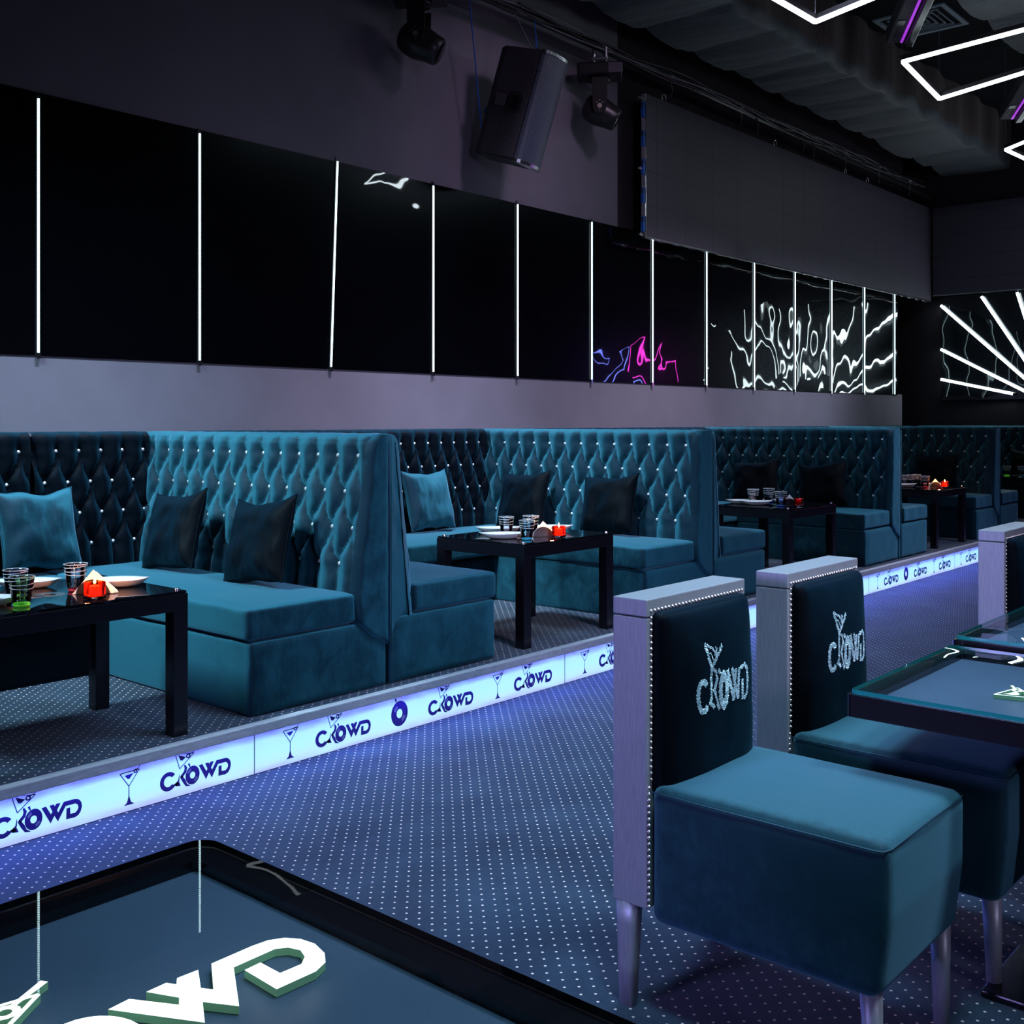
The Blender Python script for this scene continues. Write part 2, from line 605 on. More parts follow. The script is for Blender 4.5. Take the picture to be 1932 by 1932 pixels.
def soft_box(h, r, fn=None, n=14):
    """rounded box of half extents h with dense faces; fn(p, q) -> displaced point, q in -1..1"""
    bm = bmesh.new()
    ts = [-1, -0.985, -0.96, -0.92, -0.85]
    m_ = n
    ts += [-0.85 + 1.7 * (i / m_) for i in range(1, m_)]
    ts += [0.85, 0.92, 0.96, 0.985, 1]
    N = len(ts)
    h = Vector(h)
    inner = Vector((max(h.x - r, 0), max(h.y - r, 0), max(h.z - r, 0)))
    cache = {}

    def vert(q):
        key = (round(q[0], 4), round(q[1], 4), round(q[2], 4))
        if key in cache:
            return cache[key]
        p = Vector((q[0] * h.x, q[1] * h.y, q[2] * h.z))
        c = Vector((max(-inner.x, min(inner.x, p.x)), max(-inner.y, min(inner.y, p.y)), max(-inner.z, min(inner.z, p.z))))
        d = p - c
        if d.length > 1e-9:
            p = c + d.normalized() * r
        if fn:
            p = fn(p, q)
        v = bm.verts.new(p)
        cache[key] = v
        return v
    for ax in range(3):
        for s in (-1, 1):
            for i in range(N - 1):
                for j in range(N - 1):
                    qs = []
                    for (a, b) in ((ts[i], ts[j]), (ts[i + 1], ts[j]), (ts[i + 1], ts[j + 1]), (ts[i], ts[j + 1])):
                        q = [0, 0, 0]
                        q[ax] = s
                        q[(ax + 1) % 3] = a
                        q[(ax + 2) % 3] = b
                        qs.append(vert(q))
                    if s < 0:
                        qs = qs[::-1]
                    try:
                        bm.faces.new(qs)
                    except ValueError:
                        pass
    return bm


def wr(x, y, z, s=8.0):
    return noise.noise(Vector((x * s, y * s, z * s)))


# ------------------------------------------------------------------ the lettering, as polygons (metres at riser size)
def arc(cx, cy, rx, ry, a0, a1, n):
    return [(cx + rx * math.cos(R(a0 + (a1 - a0) * i / n)), cy + ry * math.sin(R(a0 + (a1 - a0) * i / n))) for i in range(n + 1)]


def band(outer, inner):
    return [[outer[i], outer[i + 1], inner[i + 1], inner[i]] for i in range(len(outer) - 1)]


def stroke(pts, ws):
    out = []
    L_, R_ = [], []
    for i, p in enumerate(pts):
        a = pts[max(i - 1, 0)]
        b = pts[min(i + 1, len(pts) - 1)]
        dx, dy = b[0] - a[0], b[1] - a[1]
        l = math.hypot(dx, dy) or 1
        w = (ws[i] if isinstance(ws, (list, tuple)) else ws) / 2
        L_.append((p[0] - dy / l * w, p[1] + dx / l * w))
        R_.append((p[0] + dy / l * w, p[1] - dx / l * w))
    return band(L_, R_)


WD_T = [(0.662, 1.206), (0.691, 1.209), (0.723, 1.152), (0.732, 1.166), (0.713, 1.208), (0.741, 1.209), (0.747, 1.196), (0.756, 1.209), (0.785, 1.207), (0.762, 1.166), (0.77, 1.151), (0.805, 1.208), (0.868, 1.208), (0.891, 1.205), (0.910, 1.194), (0.922, 1.175), (0.926, 1.150), (0.918, 1.120), (0.903, 1.100), (0.880, 1.091), (0.821, 1.093), (0.823, 1.162), (0.848, 1.163), (0.848, 1.122), (0.88, 1.120), (0.895, 1.132), (0.902, 1.150), (0.896, 1.168), (0.882, 1.178), (0.818, 1.178), (0.768, 1.095), (0.745, 1.136), (0.721, 1.095)]
WD = [((x - 0.662) / 1.8 + 0.168, (y - 1.093) / 1.8) for x, y in WD_T]


def logo(clip=None):
    ps = []
    ps += band(arc(0.037, 0.032, 0.036, 0.036, 38, 322, 20), arc(0.037, 0.032, 0.019, 0.020, 38, 322, 20))
    ps += band(arc(0.141, 0.032, 0.031, 0.036, 0, 360, 28), arc(0.141, 0.032, 0.0115, 0.013, 0, 360, 28))
    ps.append(WD)
    T = 0.0035
    ps += stroke([(0.066, 0.134), (0.085, 0.069)], T)
    ps += stroke([(0.085, 0.069), (0.147, 0.116)], T)
    ps += stroke([(0.066, 0.134), (0.147, 0.116)], T)
    ps.append([(0.079, 0.122), (0.112, 0.108), (0.098, 0.098), (0.088, 0.100)])
    ps += band(arc(0.122, 0.110, 0.010, 0.009, 0, 360, 14), arc(0.122, 0.110, 0.0045, 0.004, 0, 360, 14))
    ps += stroke([(0.128, 0.114), (0.158, 0.130)], [0.004, 0.006])
    ps += stroke([(0.084, 0.048), (0.081, 0.026), (0.070, 0.010)], [0.002, 0.006, 0.018])
    ps.append([(0.055, 0.014), (0.070, 0.020), (0.084, 0.018), (0.090, 0.003), (0.070, 0.006)])
    ps += stroke([(0.106, 0.079), (0.112, 0.066), (0.108, 0.052), (0.092, 0.036)], [0.006, 0.012, 0.012, 0.012])
    ps += stroke([(0.090, 0.040), (0.104, 0.018), (0.114, 0.000), (0.130, -0.006)], [0.010, 0.014, 0.010, 0.003])
    ps += stroke([(0.124, 0.080), (0.130, 0.066)], [0.009, 0.004])
    if clip is not None:
        ps = [[(x, min(y, clip)) for x, y in p] for p in ps if min(q[1] for q in p) < clip]
    return ps


def chair_logo():
    w = 0.0105
    ps = band(arc(0.027, 0.045, 0.028, 0.045, 42, 318, 18), arc(0.027, 0.045, 0.014, 0.029, 42, 318, 18))
    ps += band(arc(0.122, 0.045, 0.025, 0.050, 0, 360, 24), arc(0.122, 0.045, 0.008, 0.022, 0, 360, 24))
    ps += stroke([(0.041, 0.173), (0.067, 0.109)], w * .9) + stroke([(0.119, 0.160), (0.067, 0.109)], w * .9)
    ps += stroke([(0.041, 0.173), (0.072, 0.158), (0.088, 0.142)], 0.006) + stroke([(0.092, 0.158), (0.086, 0.138)], 0.008)
    ps += stroke([(0.062, 0.150), (0.076, 0.128)], 0.004)
    ps += stroke([(0.067, 0.112), (0.063, 0.080), (0.061, 0.028)], w * .8) + stroke([(0.052, 0.026), (0.066, 0.020), (0.076, 0.010)], w)
    ps += stroke([(0.070, 0.106), (0.086, 0.100), (0.090, 0.080), (0.074, 0.050)], w * .8) + stroke([(0.074, 0.054), (0.088, 0.028), (0.099, 0.001)], w * .8)
    ps += stroke([(0.098, 0.103), (0.108, 0.088)], 0.008)
    ps += stroke([(0.143, 0.093), (0.172, 0.011)], w * 1.15) + stroke([(0.172, 0.011), (0.187, 0.088)], w) + stroke([(0.166, 0.094), (0.196, 0.010)], w * 1.1) + stroke([(0.196, 0.009), (0.206, 0.084)], w)
    ps += stroke([(0.202, 0.084), (0.240, 0.090), (0.255, 0.078), (0.262, 0.045), (0.258, 0.014), (0.244, 0.004), (0.226, 0.003), (0.226, 0.054)], w)
    return ps


def martini():
    T = 0.0035
    ps = []
    ps += stroke([(-0.036, 0.110), (0.0, 0.058)], T) + stroke([(0.0, 0.058), (0.042, 0.112)], T) + stroke([(-0.036, 0.110), (0.042, 0.112)], T)
    ps.append([(-0.018, 0.100), (0.018, 0.102), (0.002, 0.084), (-0.006, 0.086)])
    ps += band(arc(0.026, 0.108, 0.008, 0.008, 0, 360, 12), arc(0.026, 0.108, 0.003, 0.003, 0, 360, 12))
    ps += stroke([(0.030, 0.112), (0.045, 0.124)], 0.003)
    ps += stroke([(0.0, 0.060), (0.0, 0.012)], [0.0035, 0.004])
    ps.append([(-0.020, -0.010), (0.022, -0.010), (0.008, 0.000), (0.002, 0.020), (-0.002, 0.020), (-0.008, 0.000)])
    return ps


def record():
    ps = band(arc(0, 0.045, 0.052, 0.058, 0, 360, 36), arc(0, 0.045, 0.018, 0.021, 0, 360, 36))
    ps += stroke([(-0.026, 0.118), (-0.020, 0.100)], [0.012, 0.006])
    return ps


def flat_polys(bm, polys, fn, mi=None):
    for p in polys:
        try:
            f = bm.faces.new([bm.verts.new(fn(*q)) for q in p])
            if mi is not None:
                f.material_index = mi
        except ValueError:
            pass


def inside(polys, x, y):
    for p in polys:
        c = False
        j = len(p) - 1
        for i in range(len(p)):
            xi, yi = p[i]
            xj, yj = p[j]
            if (yi > y) != (yj > y) and x < (xj - xi) * (y - yi) / (yj - yi) + xi:
                c = not c
            j = i
        if c:
            return True
    return False


# ================================================================== THE SETTING
PZ = 0.204           # platform height
YW = 5.8             # face of the long wall
XE = 15.6            # end wall
bm = B()
box(bm, -4, XE + 0.2, -6, 6.4, -0.1, 0.0)
setp(obj('floor', bm, M['carpet']), kind='structure')
bm = B()
box(bm, -3, XE, 3.70, 6.3, 0.02, PZ)
setp(obj('floor_platform', bm, M['carpet']), kind='structure')
bm = B()
box(bm, -3, XE, 3.655, 3.70, 0.168, 0.208, 0.004)
setp(obj('trim_1', bm, M['nosing']), kind='structure')

# long wall: lower band, wall above the panelling, recess beyond the boxed-out part
bm = B()
box(bm, -3, 14.9, YW, YW + 0.2, 0.0, 1.80)
box(bm, -3, 8.16, YW, YW + 0.2, 3.19, 5.6)
setp(obj('wall_left', bm, M['wall_paint']), kind='structure')
bm = B()
box(bm, 8.16, 14.9, YW, YW + 0.2, 3.19, 5.6)
box(bm, 14.9, XE, 6.2, 6.35, 0, 5.6)
box(bm, 14.7, 14.9, YW + 0.2, 6.3, 0, 5.6)
setp(obj('wall_recess', bm, M['wall_dark']), kind='structure')
bm = B()
box(bm, -3, 14.72, YW - 0.006, YW + 0.2, 1.785, 3.205)
setp(obj('trim_2', bm, M['wavy_black']), kind='structure')
bm = B()
box(bm, XE, XE + 0.15, -6, 6.35, 0, 5.6)
setp(obj('wall_end', bm, M['wall_dark']), kind='structure')
bm = B()
box(bm, -4, XE + 0.2, -6.2, -6, 0, 5.6)
setp(obj('wall_right', bm, M['wall_dark']), kind='structure')
bm = B()
box(bm, -4.2, -4, -6.2, 6.4, 0, 5.6)
setp(obj('wall_back', bm, M['wall_dark']), kind='structure')
bm = B()
box(bm, -4, XE + 0.2, -6.2, 6.4, 5.5, 5.6)
setp(obj('ceiling', bm, M['ceiling_black']), kind='structure')


# draped duct under the ceiling
def draped(name, x0, x1, y0, y1, z, zt, straps, seed, parent=None, side_mat=None):
    bm = B()
    nx = int((x1 - x0) / 0.045)
    prof = []   # (y, dz, w) around the lower edge
    ny = 14
    for j in range(5):
        prof.append((y0, z + (zt - z) * (1 - j / 5), 0.3))
    for j in range(ny + 1):
        prof.append((y0 + (y1 - y0) * j / ny, z, 1.0))
    grid = []
    for i in range(nx + 1):
        x = x0 + (x1 - x0) * i / nx
        a = max([s for s in straps if s <= x], default=x0 - 0.5)
        b = min([s for s in straps if s > x], default=x1 + 0.5)
        t = (x - a) / (b - a)
        sag = -0.085 * (math.sin(math.pi * t) ** 0.6) * min(1.0, b - a)
        row = []
        for (y, zz, w) in prof:
            n_ = noise.noise(Vector((x * 2.2 + seed, y * 0.9, 1.3))) * 0.02 + noise.noise(Vector((x * 7 + seed + y * 1.5, y * 1.5, 4))) * 0.014
            if w == 1.0:
                row.append(bm.verts.new((x, y, zz + sag + n_)))
            else:
                row.append(bm.verts.new((x, y + n_ * 0.8 + 0.03 * math.sin(x * 9 + seed), min(zt, zz + (sag + n_) * (1 - (zz - z) / (zt - z))))))
        grid.append(row)
    npf = len(prof)
    for i in range(nx):
        for j in range(npf - 1):
            f = bm.faces.new((grid[i][j], grid[i + 1][j], grid[i + 1][j + 1], grid[i][j + 1]))
            f.material_index = 1 if j < 4 else 0
    return obj(name, bm, [M['drape'], M['drape_brown']], parent, smooth=True)


d1 = draped('fabric_duct', 3.0, 15.5, 4.58, 5.45, 4.93, 5.5, [4.2, 5.4, 6.3, 7.3, 8.1, 8.9, 9.65, 10.0, 10.62, 11.24, 12.0, 12.7, 13.1, 14.37, 15.0], 3.0)
setp(d1, 'long ceiling duct draped in wrinkled black fabric above the hanging screen', 'ceiling duct')
d2 = draped('fabric_duct', 8.0, 15.5, 2.2, 3.2, 5.05, 5.5, [9.2, 10.2, 11.4, 12.5, 13.7, 14.8], 9.0)
setp(d2, 'second fabric-draped duct seen through the middle glowing ceiling frame', 'ceiling duct')

# ================================================================== LED strips on the panelling
xs = [2.775, 3.773, 4.797, 5.776, 6.743, 7.749, 8.713, 9.70, 10.696, 11.661, 12.633, 13.608, 14.605]
tops = [3.17, 3.18, 3.205, 3.19, 3.195, 3.19, 3.16, 3.15, 3.155, 3.165, 3.16, 3.16, 3.16]
words = ['leftmost one near the left picture edge', 'second from the left, above the blue sofa back', 'third from the left', 'fourth from the left',
         'fifth from the left, under the loudspeaker', 'sixth from the left, between loudspeaker and screen', 'seventh from the left, under the left edge of the hanging screen',
         'eighth from the left, under the hanging screen', 'ninth from the left, under the hanging screen', 'tenth from the left, under the hanging screen',
         'eleventh from the left, fourth from the right', 'second to last before the dark corner', 'last one on the right, beside the dark corner']
bmh = B()
box(bmh, -0.011, 0.011, 0, 0.008, -0.02, 1.0)
hme = mesh_only('strip_channel', bmh, M['glass_clear'])
for i, (x, t) in enumerate(zip(xs, tops)):
    s = thing('led_strip', 'vertical white LED strip, ' + words[i], 'light strip', (x, YW - 0.014, 1.80), 0, 'LED strips on the black wall panelling')
    L_ = t - 1.80
    lean = -0.04 if i == 2 else 0.0
    bm = B()
    box(bm, -0.0045, 0.0045, -0.006, 0.001, 0.0, L_)
    for v in bm.verts:
        v.co.x += -lean * v.co.z if i == 2 else 0
    obj('led_tape', bm, M['led_dots'], s)
    bm = B()
    box(bm, -0.012, 0.012, 0.001, 0.008, -0.02, L_ + 0.03)
    for v in bm.verts:
        v.co.x += -lean * v.co.z if i == 2 else 0
    obj('strip_channel', bm, M['black_metal'], s)
    bm = B()
    box(bm, -0.012, 0.012, -0.006, 0.0, -0.03, -0.002)
    obj('end_clip', bm, M['chrome'], s)

# ================================================================== step riser: back-lit panels
for k in range(-1, 6):
    x0 = 2.654 + 2.03 * k
    desc = {-1: 'cut off by the left picture edge', 0: 'in front of the nearest teal sofa', 1: 'left of the nearest chair back', 2: 'between the two nearest chair backs',
            3: 'right of the second chair back', 4: 'farther off, just left of the third chair', 5: 'farthest, hidden mostly behind the third chair'}[k]
    p = thing('riser_panel', 'glowing white-blue step riser panel with club lettering, ' + desc, 'light panel', (x0, 3.68, 0), 0, 'backlit riser panels of the step')
    bm = B()
    box(bm, 0.002, 2.028, 0.0, 0.012, 0.004, 0.168)
    obj('acrylic_sheet', bm, M['riser'], p)
    bm = B()
    box(bm, -0.0018, 0.0018, -0.0008, 0.012, 0.004, 0.168)
    obj('panel_joint', bm, M['print_violet'], p)
    Y = -0.0012
    for cx in (0.467, 1.14, 1.76):
        bm = B()
        flat_polys(bm, logo(0.166 - 0.038), lambda a, b: (cx - 0.157 + a, Y, 0.038 + b), 0)
        for (rr) in (0.018, 0.021, 0.024):
            for a0 in (110, 290):
                flat_polys(bm, band(arc(0.141, 0.032, rr, rr * 1.15, a0, a0 + 45, 5), arc(0.141, 0.032, rr + 0.001, rr * 1.15 + 0.001, a0, a0 + 45, 5)), lambda a, b: (cx - 0.157 + a, Y - 0.0006, 0.038 + b), 1)
        obj('printed_logo', bm, [M['print_violet'], M['white_ceramic']], p)
    for cx in (0.178, 1.478):
        bm = B()
        flat_polys(bm, martini(), lambda a, b: (cx + a, Y, 0.036 + b))
        obj('printed_martini_glass', bm, M['print_violet'], p)
    bm = B()
    flat_polys(bm, record(), lambda a, b: (0.80 + a, Y, 0.042 + b), 0)
    for (rr) in (0.026, 0.031, 0.036):
        for a0 in (115, 295):
            flat_polys(bm, band(arc(0, 0.045, rr, rr * 1.12, a0, a0 + 45, 5), arc(0, 0.045, rr + 0.0015, rr * 1.12 + 0.0015, a0, a0 + 45, 5)), lambda a, b: (0.80 + a, Y - 0.0006, 0.042 + b), 1)
    obj('printed_record', bm, [M['print_violet'], M['white_ceramic']], p)
    # added light under the nosing lip, throws the blue glow onto the floor
    a = area('added_riser_glow', (x0 + 1.015, 3.664, 0.163), (x0 + 1.015, 3.45, 0.0), 1.95, 8.0, (0.09, 0.12, 1.0), 0.012)


# ================================================================== SOFAS
ROWS = [1.066, 0.899, 0.732, 0.566]
bmb = B()
lathe(bmb, [(0.0, 0.010), (0.0055, 0.0085), (0.010, 0.004), (0.0115, 0.0), (0.010, -0.003), (0, -0.004)], 8)
BTN = mesh_only('crystal_button', bmb, M['crystal'], False)
HT = 1.166   # height of the back over the platform


def tuft_h(y, z, y0, pitch, length, solid_front=True):
    u = (y - y0) / pitch
    v = (ROWS[0] - z) / 0.1667
    if v < 0:
        h = abs(math.sin(math.pi * u)) ** 0.55
        k = min(1, -v * 2.5)
        hp = (abs(math.sin(math.pi * (u + v / 2))) * abs(math.sin(math.pi * (u - v / 2)))) ** 0.5
        h = hp * (1 - k) + h * k
        h = h * (1 - 0.6 * min(1, -v / 0.7))
        h += 0.5 * min(1, -v / 0.7)
    elif v > 3:
        h = abs(math.cos(math.pi * u)) ** 0.5
        k = min(1, (v - 3) * 2.5)
        hp = (abs(math.sin(math.pi * (u + v / 2))) * abs(math.sin(math.pi * (u - v / 2)))) ** 0.5
        h = hp * (1 - k) + h * k
    else:
        # sag the creases a little so the diamonds read as hanging fabric
        vv = v - 0.10 * math.sin(math.pi * v) ** 2
        uu = u + 0.05 * math.sin(2 * math.pi * v)
        h = (abs(math.sin(math.pi * (uu + vv / 2))) * abs(math.sin(math.pi * (uu - vv / 2)))) ** 0.42
    # fade at the open end
    e = min(1.0, max(0.0, (y - 0.015) / 0.07)) if solid_front else 1.0
    e2 = e * e * (3 - 2 * e)
    h = h * e2 + 0.55 * (1 - e2)
    return h


def tufted_sheet(length, t_top, t_bot, y0, pitch, sgn, front=True):
    """profile in x (toward -sgn... ) : face from z=.30 to HT then over the top to x=0"""
    bm = B()
    prof = []
    zb, zt, r = 0.30, HT, 0.045
    nz = 64
    for i in range(nz + 1):
        z = zb + (zt - r - zb) * i / nz
        t = (z - zb) / (zt - zb)
        prof.append((t_bot + (t_top - t_bot) * t, z, 1.0, (-1, 0), z))
    for i in range(1, 9):
        a = math.pi / 2 * i / 8
        prof.append((t_top - r + r * math.cos(a), zt - r + r * math.sin(a), 1.0 - 0.75 * i / 8, (-math.cos(a), math.sin(a)), zt - r + r * a * 0.6))
    for i in range(1, 5):
        prof.append(((t_top - r) * (1 - i / 4), zt, 0.25 * (1 - i / 4), (0, 1), zt + 0.03))
    ny = max(8, int(length / 0.0115))
    rows = []
    for j in range(ny + 1):
        y = length * j / ny
        edge = 0.0
        if front:
            e = max(0, 1 - y / 0.04)
            edge = 0.04 * (1 - math.sqrt(max(0, 1 - e * e)))
        row = []
        for (x, z, amp, nrm, zz) in prof:
            h = tuft_h(y, zz, y0, pitch, length, front)
            d = -0.036 + 0.046 * h
            d = d * amp + 0.003 * (1 - amp) + 0.0025 * wr(y, zz, 0.3, 25) - edge
            row.append(bm.verts.new((sgn * (x + d * (-nrm[0])), y, z + d * nrm[1])))
        rows.append(row)
    for j in range(ny):
        for i in range(len(prof) - 1):
            bm.faces.new((rows[j][i], rows[j + 1][i], rows[j + 1][i + 1], rows[j][i + 1]))
    return bm


def add_buttons(parent, length, t_top, t_bot, y0, pitch, sgn, ymin=0.06, skip=None):
    for r_, z in enumerate(ROWS):
        k = 0
        while True:
            y = y0 + pitch * k + (pitch / 2 if r_ % 2 else 0)
            k += 1
            if y > length - 0.03:
                break
            if y < ymin:
                continue
            if skip and skip(y, z):
                continue
            t = (z - 0.30) / (HT - 0.30)
            x = t_bot + (t_top - t_bot) * t - 0.029
            inst('crystal_button', BTN, parent, (sgn * x, y, z), (0, sgn * R(90) * 1.0, 0))


def body_poly(t_top, t_bot, inset, sgn):
    pts = [(0, 0.19), (t_bot - inset - 0.005, 0.315), (t_bot - inset, 0.33), (t_top - inset, HT - 0.06), (t_top - inset - 0.02, HT - 0.02), (0, HT - 0.02)]
    return [(sgn * a, b) for a, b in pts]


def divider_unit(cx, sgn, t_top, t_bot, base_w, mats, name_lbl, buttons=True, tuft=True):
    """bench along a divider. sgn=-1: seat on the low-x side. origin on platform at divider centre"""
    vel = mats
    s = thing('booth_sofa', name_lbl, 'sofa', (cx, 3.77, PZ), 0, 'tufted velvet booth sofas')
    Ld = 1.80
    X = lambda a: sgn * a
    # base
    bm = soft_box(((base_w) / 2, Ld / 2, 0.153), 0.016, lambda p, q: p + Vector((0.0025 * wr(p.y, p.z, 1, 9) , 0.004 * wr(p.x, p.z, 2, 8) - (0.006 if q[1] < 0 and abs(q[0]) < .9 and abs(q[2]) < .9 else 0), 0)))
    o = obj('base', bm, vel, s, True)
    o.location = (X(base_w / 2 + 0.001), Ld / 2, 0.154)
    # cushion
    cw = base_w - t_bot + 0.035
    def cf(p, q):
        if q[2] > 0.3:
            p = p + Vector((0, 0, 0.016 * (1 - q[0] ** 2) * (1 - q[1] ** 4) + 0.004 * wr(p.x, p.y, 0, 7)))
        p = p + Vector((0.004 * wr(p.y, p.z, 3, 9), 0.005 * wr(p.x, p.z, 5, 9), 0))
        return p
    bm = soft_box((cw / 2, Ld / 2, 0.066), 0.02, cf)
    o = obj('seat_cushion', bm, vel, s, True)
    o.location = (X(t_bot - 0.02 + cw / 2), Ld / 2 - 0.0, 0.315 + 0.066)
    # backrest
    bm = B()
    prism(bm, body_poly(t_top, t_bot, 0.045, sgn), 'y', 0.012, Ld + 0.21)
    br = obj('backrest', bm, vel, s, False)
    y0 = 0.088
    sh = obj('tufted_face', tufted_sheet(Ld + 0.20, t_top, t_bot, y0, 0.145, sgn), vel, br, True)
    if buttons:
        add_buttons(sh, Ld, t_top, t_bot, y0, 0.145, sgn)
    # end panel: cap with V-shaped tip
    bm = B()
    n = 26
    pts = []
    outline = [(0.0, 0.19), (t_bot * 0.55, 0.245), (t_bot - 0.005, 0.315), (t_bot + 0.004, 0.42), (t_bot - 0.015, 0.62), (t_top + (t_bot - t_top) * 0.25, 0.90), (t_top + 0.004, HT - 0.08), (t_top - 0.012, HT - 0.03), (t_top - 0.045, HT), (0.0, HT)]
    if sgn > 0:
        outline = [(0.0, 0.19), (t_bot * 0.5, 0.255), (t_bot - 0.02, 0.33), (t_bot, 0.42), (t_bot - 0.01, 0.56), (t_top + (t_bot - t_top) * 0.35, 0.85), (t_top + 0.006, HT - 0.09), (t_top - 0.008, HT - 0.035), (t_top - 0.04, HT - 0.004), (0.0, HT - 0.006)]
    # resample rows by height
    rows = []
    zs = [0.19 + (HT - 0.19) * (i / 60) for i in range(61)]
    def wid(z):
        for (a, b) in zip(outline, outline[1:]):
            if b[1] >= z >= a[1] and b[1] > a[1]:
                return a[0] + (b[0] - a[0]) * (z - a[1]) / (b[1] - a[1])
        return outline[-2][0]
    for z in zs:
        w = wid(z)
        row = []
        for i in range(13):
            f = i / 12
            # rounded toward the outer edge
            e = max(0, (f * w - (w - 0.03)) / 0.03) if w > 0.03 else 0
            yy = -0.020 + 0.045 * (1 - math.sqrt(max(0, 1 - min(1, e) ** 2)))
            yy += 0.006 * math.exp(-(f * w / 0.012) ** 2) + (0.045 * f if sgn > 0 else 0)
            fold = 0.005 * math.sin(z * 26 + f * 5) * max(0, wr(z * 0.5, cx, sgn, 4)) * (1 if sgn > 0 else 0.35)
            yy += fold + 0.003 * wr(f * w, z, cx, 14)
            row.append(bm.verts.new((sgn * f * w, yy, z)))
        rows.append(row)
    for a, b in zip(rows, rows[1:]):
        for i in range(12):
            bm.faces.new((a[i], a[i + 1], b[i + 1], b[i]))
    obj('end_panel', bm, vel, br, True)
    # piping along the middle seam
    bm = B()
    tube(bm, [(sgn * 0.004, -0.024, 0.02), (sgn * 0.004, -0.024, 0.5), (sgn * 0.004, -0.024, HT - 0.02)], 0.004, 6)
    obj('piping', bm, vel, br, True)
    return s


def wall_unit(xr, length, label, mat, y0=0.06, pitch=0.127, seat=True, base_x0=None, base_x1=None, yb=5.785, skip=None, tmax=None):
    """wall bench: origin at its right end; runs toward -x"""
    s = thing('banquette', label, 'sofa', (xr, yb, PZ), R(90), 'tufted velvet wall sofas')
    # local: +y runs to world -x ; -x local is world -y
    t_top, t_bot = 0.17, 0.20
    bm = B()
    prism(bm, body_poly(t_top, t_bot, 0.045, -1), 'y', 0.0, length)
    br = obj('backrest', bm, mat, s)
    sh = obj('tufted_face', tufted_sheet(length, t_top, t_bot, y0, pitch, -1, False), mat, br, True)
    add_buttons(sh, length, t_top, t_bot, y0, pitch, -1, 0.02, skip)
    if seat:
        b0, b1 = base_x0, base_x1      # world x range
        w = b1 - b0
        bm = soft_box((0.39, w / 2, 0.153), 0.012)
        o = obj('base', bm, mat, s, True)
        o.location = (-0.405, (xr - b1) + w / 2, 0.154)
        bm = soft_box((0.30, w / 2, 0.064), 0.02, lambda p, q: p + Vector((0, 0, 0.014 * (1 - q[0] ** 2) * (1 - q[1] ** 4) if q[2] > .3 else 0)))
        o = obj('seat_cushion', bm, M['velvet_teal'], s, True)
        o.location = (-0.52, (xr - b1) + w / 2, 0.315 + 0.064)
    return s


TV, DV = M['velvet_teal'], M['velvet_teal_shaded']
div = [(3.46, 0.115, 0.205, 0.10, 0.195, 0.76, 0.755), (6.37, 0.19, 0.215, 0.10, 0.175, 0.77, 0.76), (9.60, 0.17, 0.205, 0.075, 0.15, 0.72, 0.70), (12.38, 0.15, 0.20, 0.12, 0.16, 0.70, 0.72)]
ll = ['bright teal tufted booth sofa with two dark cushions, nearest the camera, facing left',
      'teal tufted booth sofa behind the second table, facing left, with crystal buttons',
      'dark tufted booth sofa behind the third table, facing left, with two dark pillows',
      'dark tufted booth sofa behind the table with the starry candle flame, facing left']
lr = ['short dark velvet bench on the back side of the nearest teal sofa',
      'short dark velvet bench behind the second sofa, left of the third table',
      'short velvet bench behind the third sofa, left of the far candle table',
      'short velvet bench behind the fourth sofa near the right picture edge']
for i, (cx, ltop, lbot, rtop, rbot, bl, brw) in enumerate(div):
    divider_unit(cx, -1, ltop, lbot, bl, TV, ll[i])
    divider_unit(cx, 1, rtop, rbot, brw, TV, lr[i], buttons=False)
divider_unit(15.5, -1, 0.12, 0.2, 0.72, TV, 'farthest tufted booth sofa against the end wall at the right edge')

wall_unit(2.650, 1.95, 'dark tufted wall sofa at the left picture edge with a teal pillow', DV, 0.05, 0.128, True, 0.75, 2.69)
wall_unit(3.335, 0.67, 'dark tufted corner back section between wall seam and nearest teal sofa', DV, 0.028, 0.127, False)
wall_unit(6.175, 2.51, 'dark tufted wall sofa in the second booth behind its table', DV, 0.06, 0.135, True, 4.22, 5.59)
wall_unit(9.42, 2.87, 'dark tufted wall sofa in the third booth', DV, 0.06, 0.135, True, 7.14, 8.87)
wall_unit(12.22, 2.46, 'dark tufted wall sofa in the fourth booth', DV, 0.06, 0.135, True, 10.31, 11.67)
wall_unit(14.88, 2.3, 'dark tufted wall sofa in the farthest booth', DV, 0.06, 0.135, True, 13.12, 14.77)


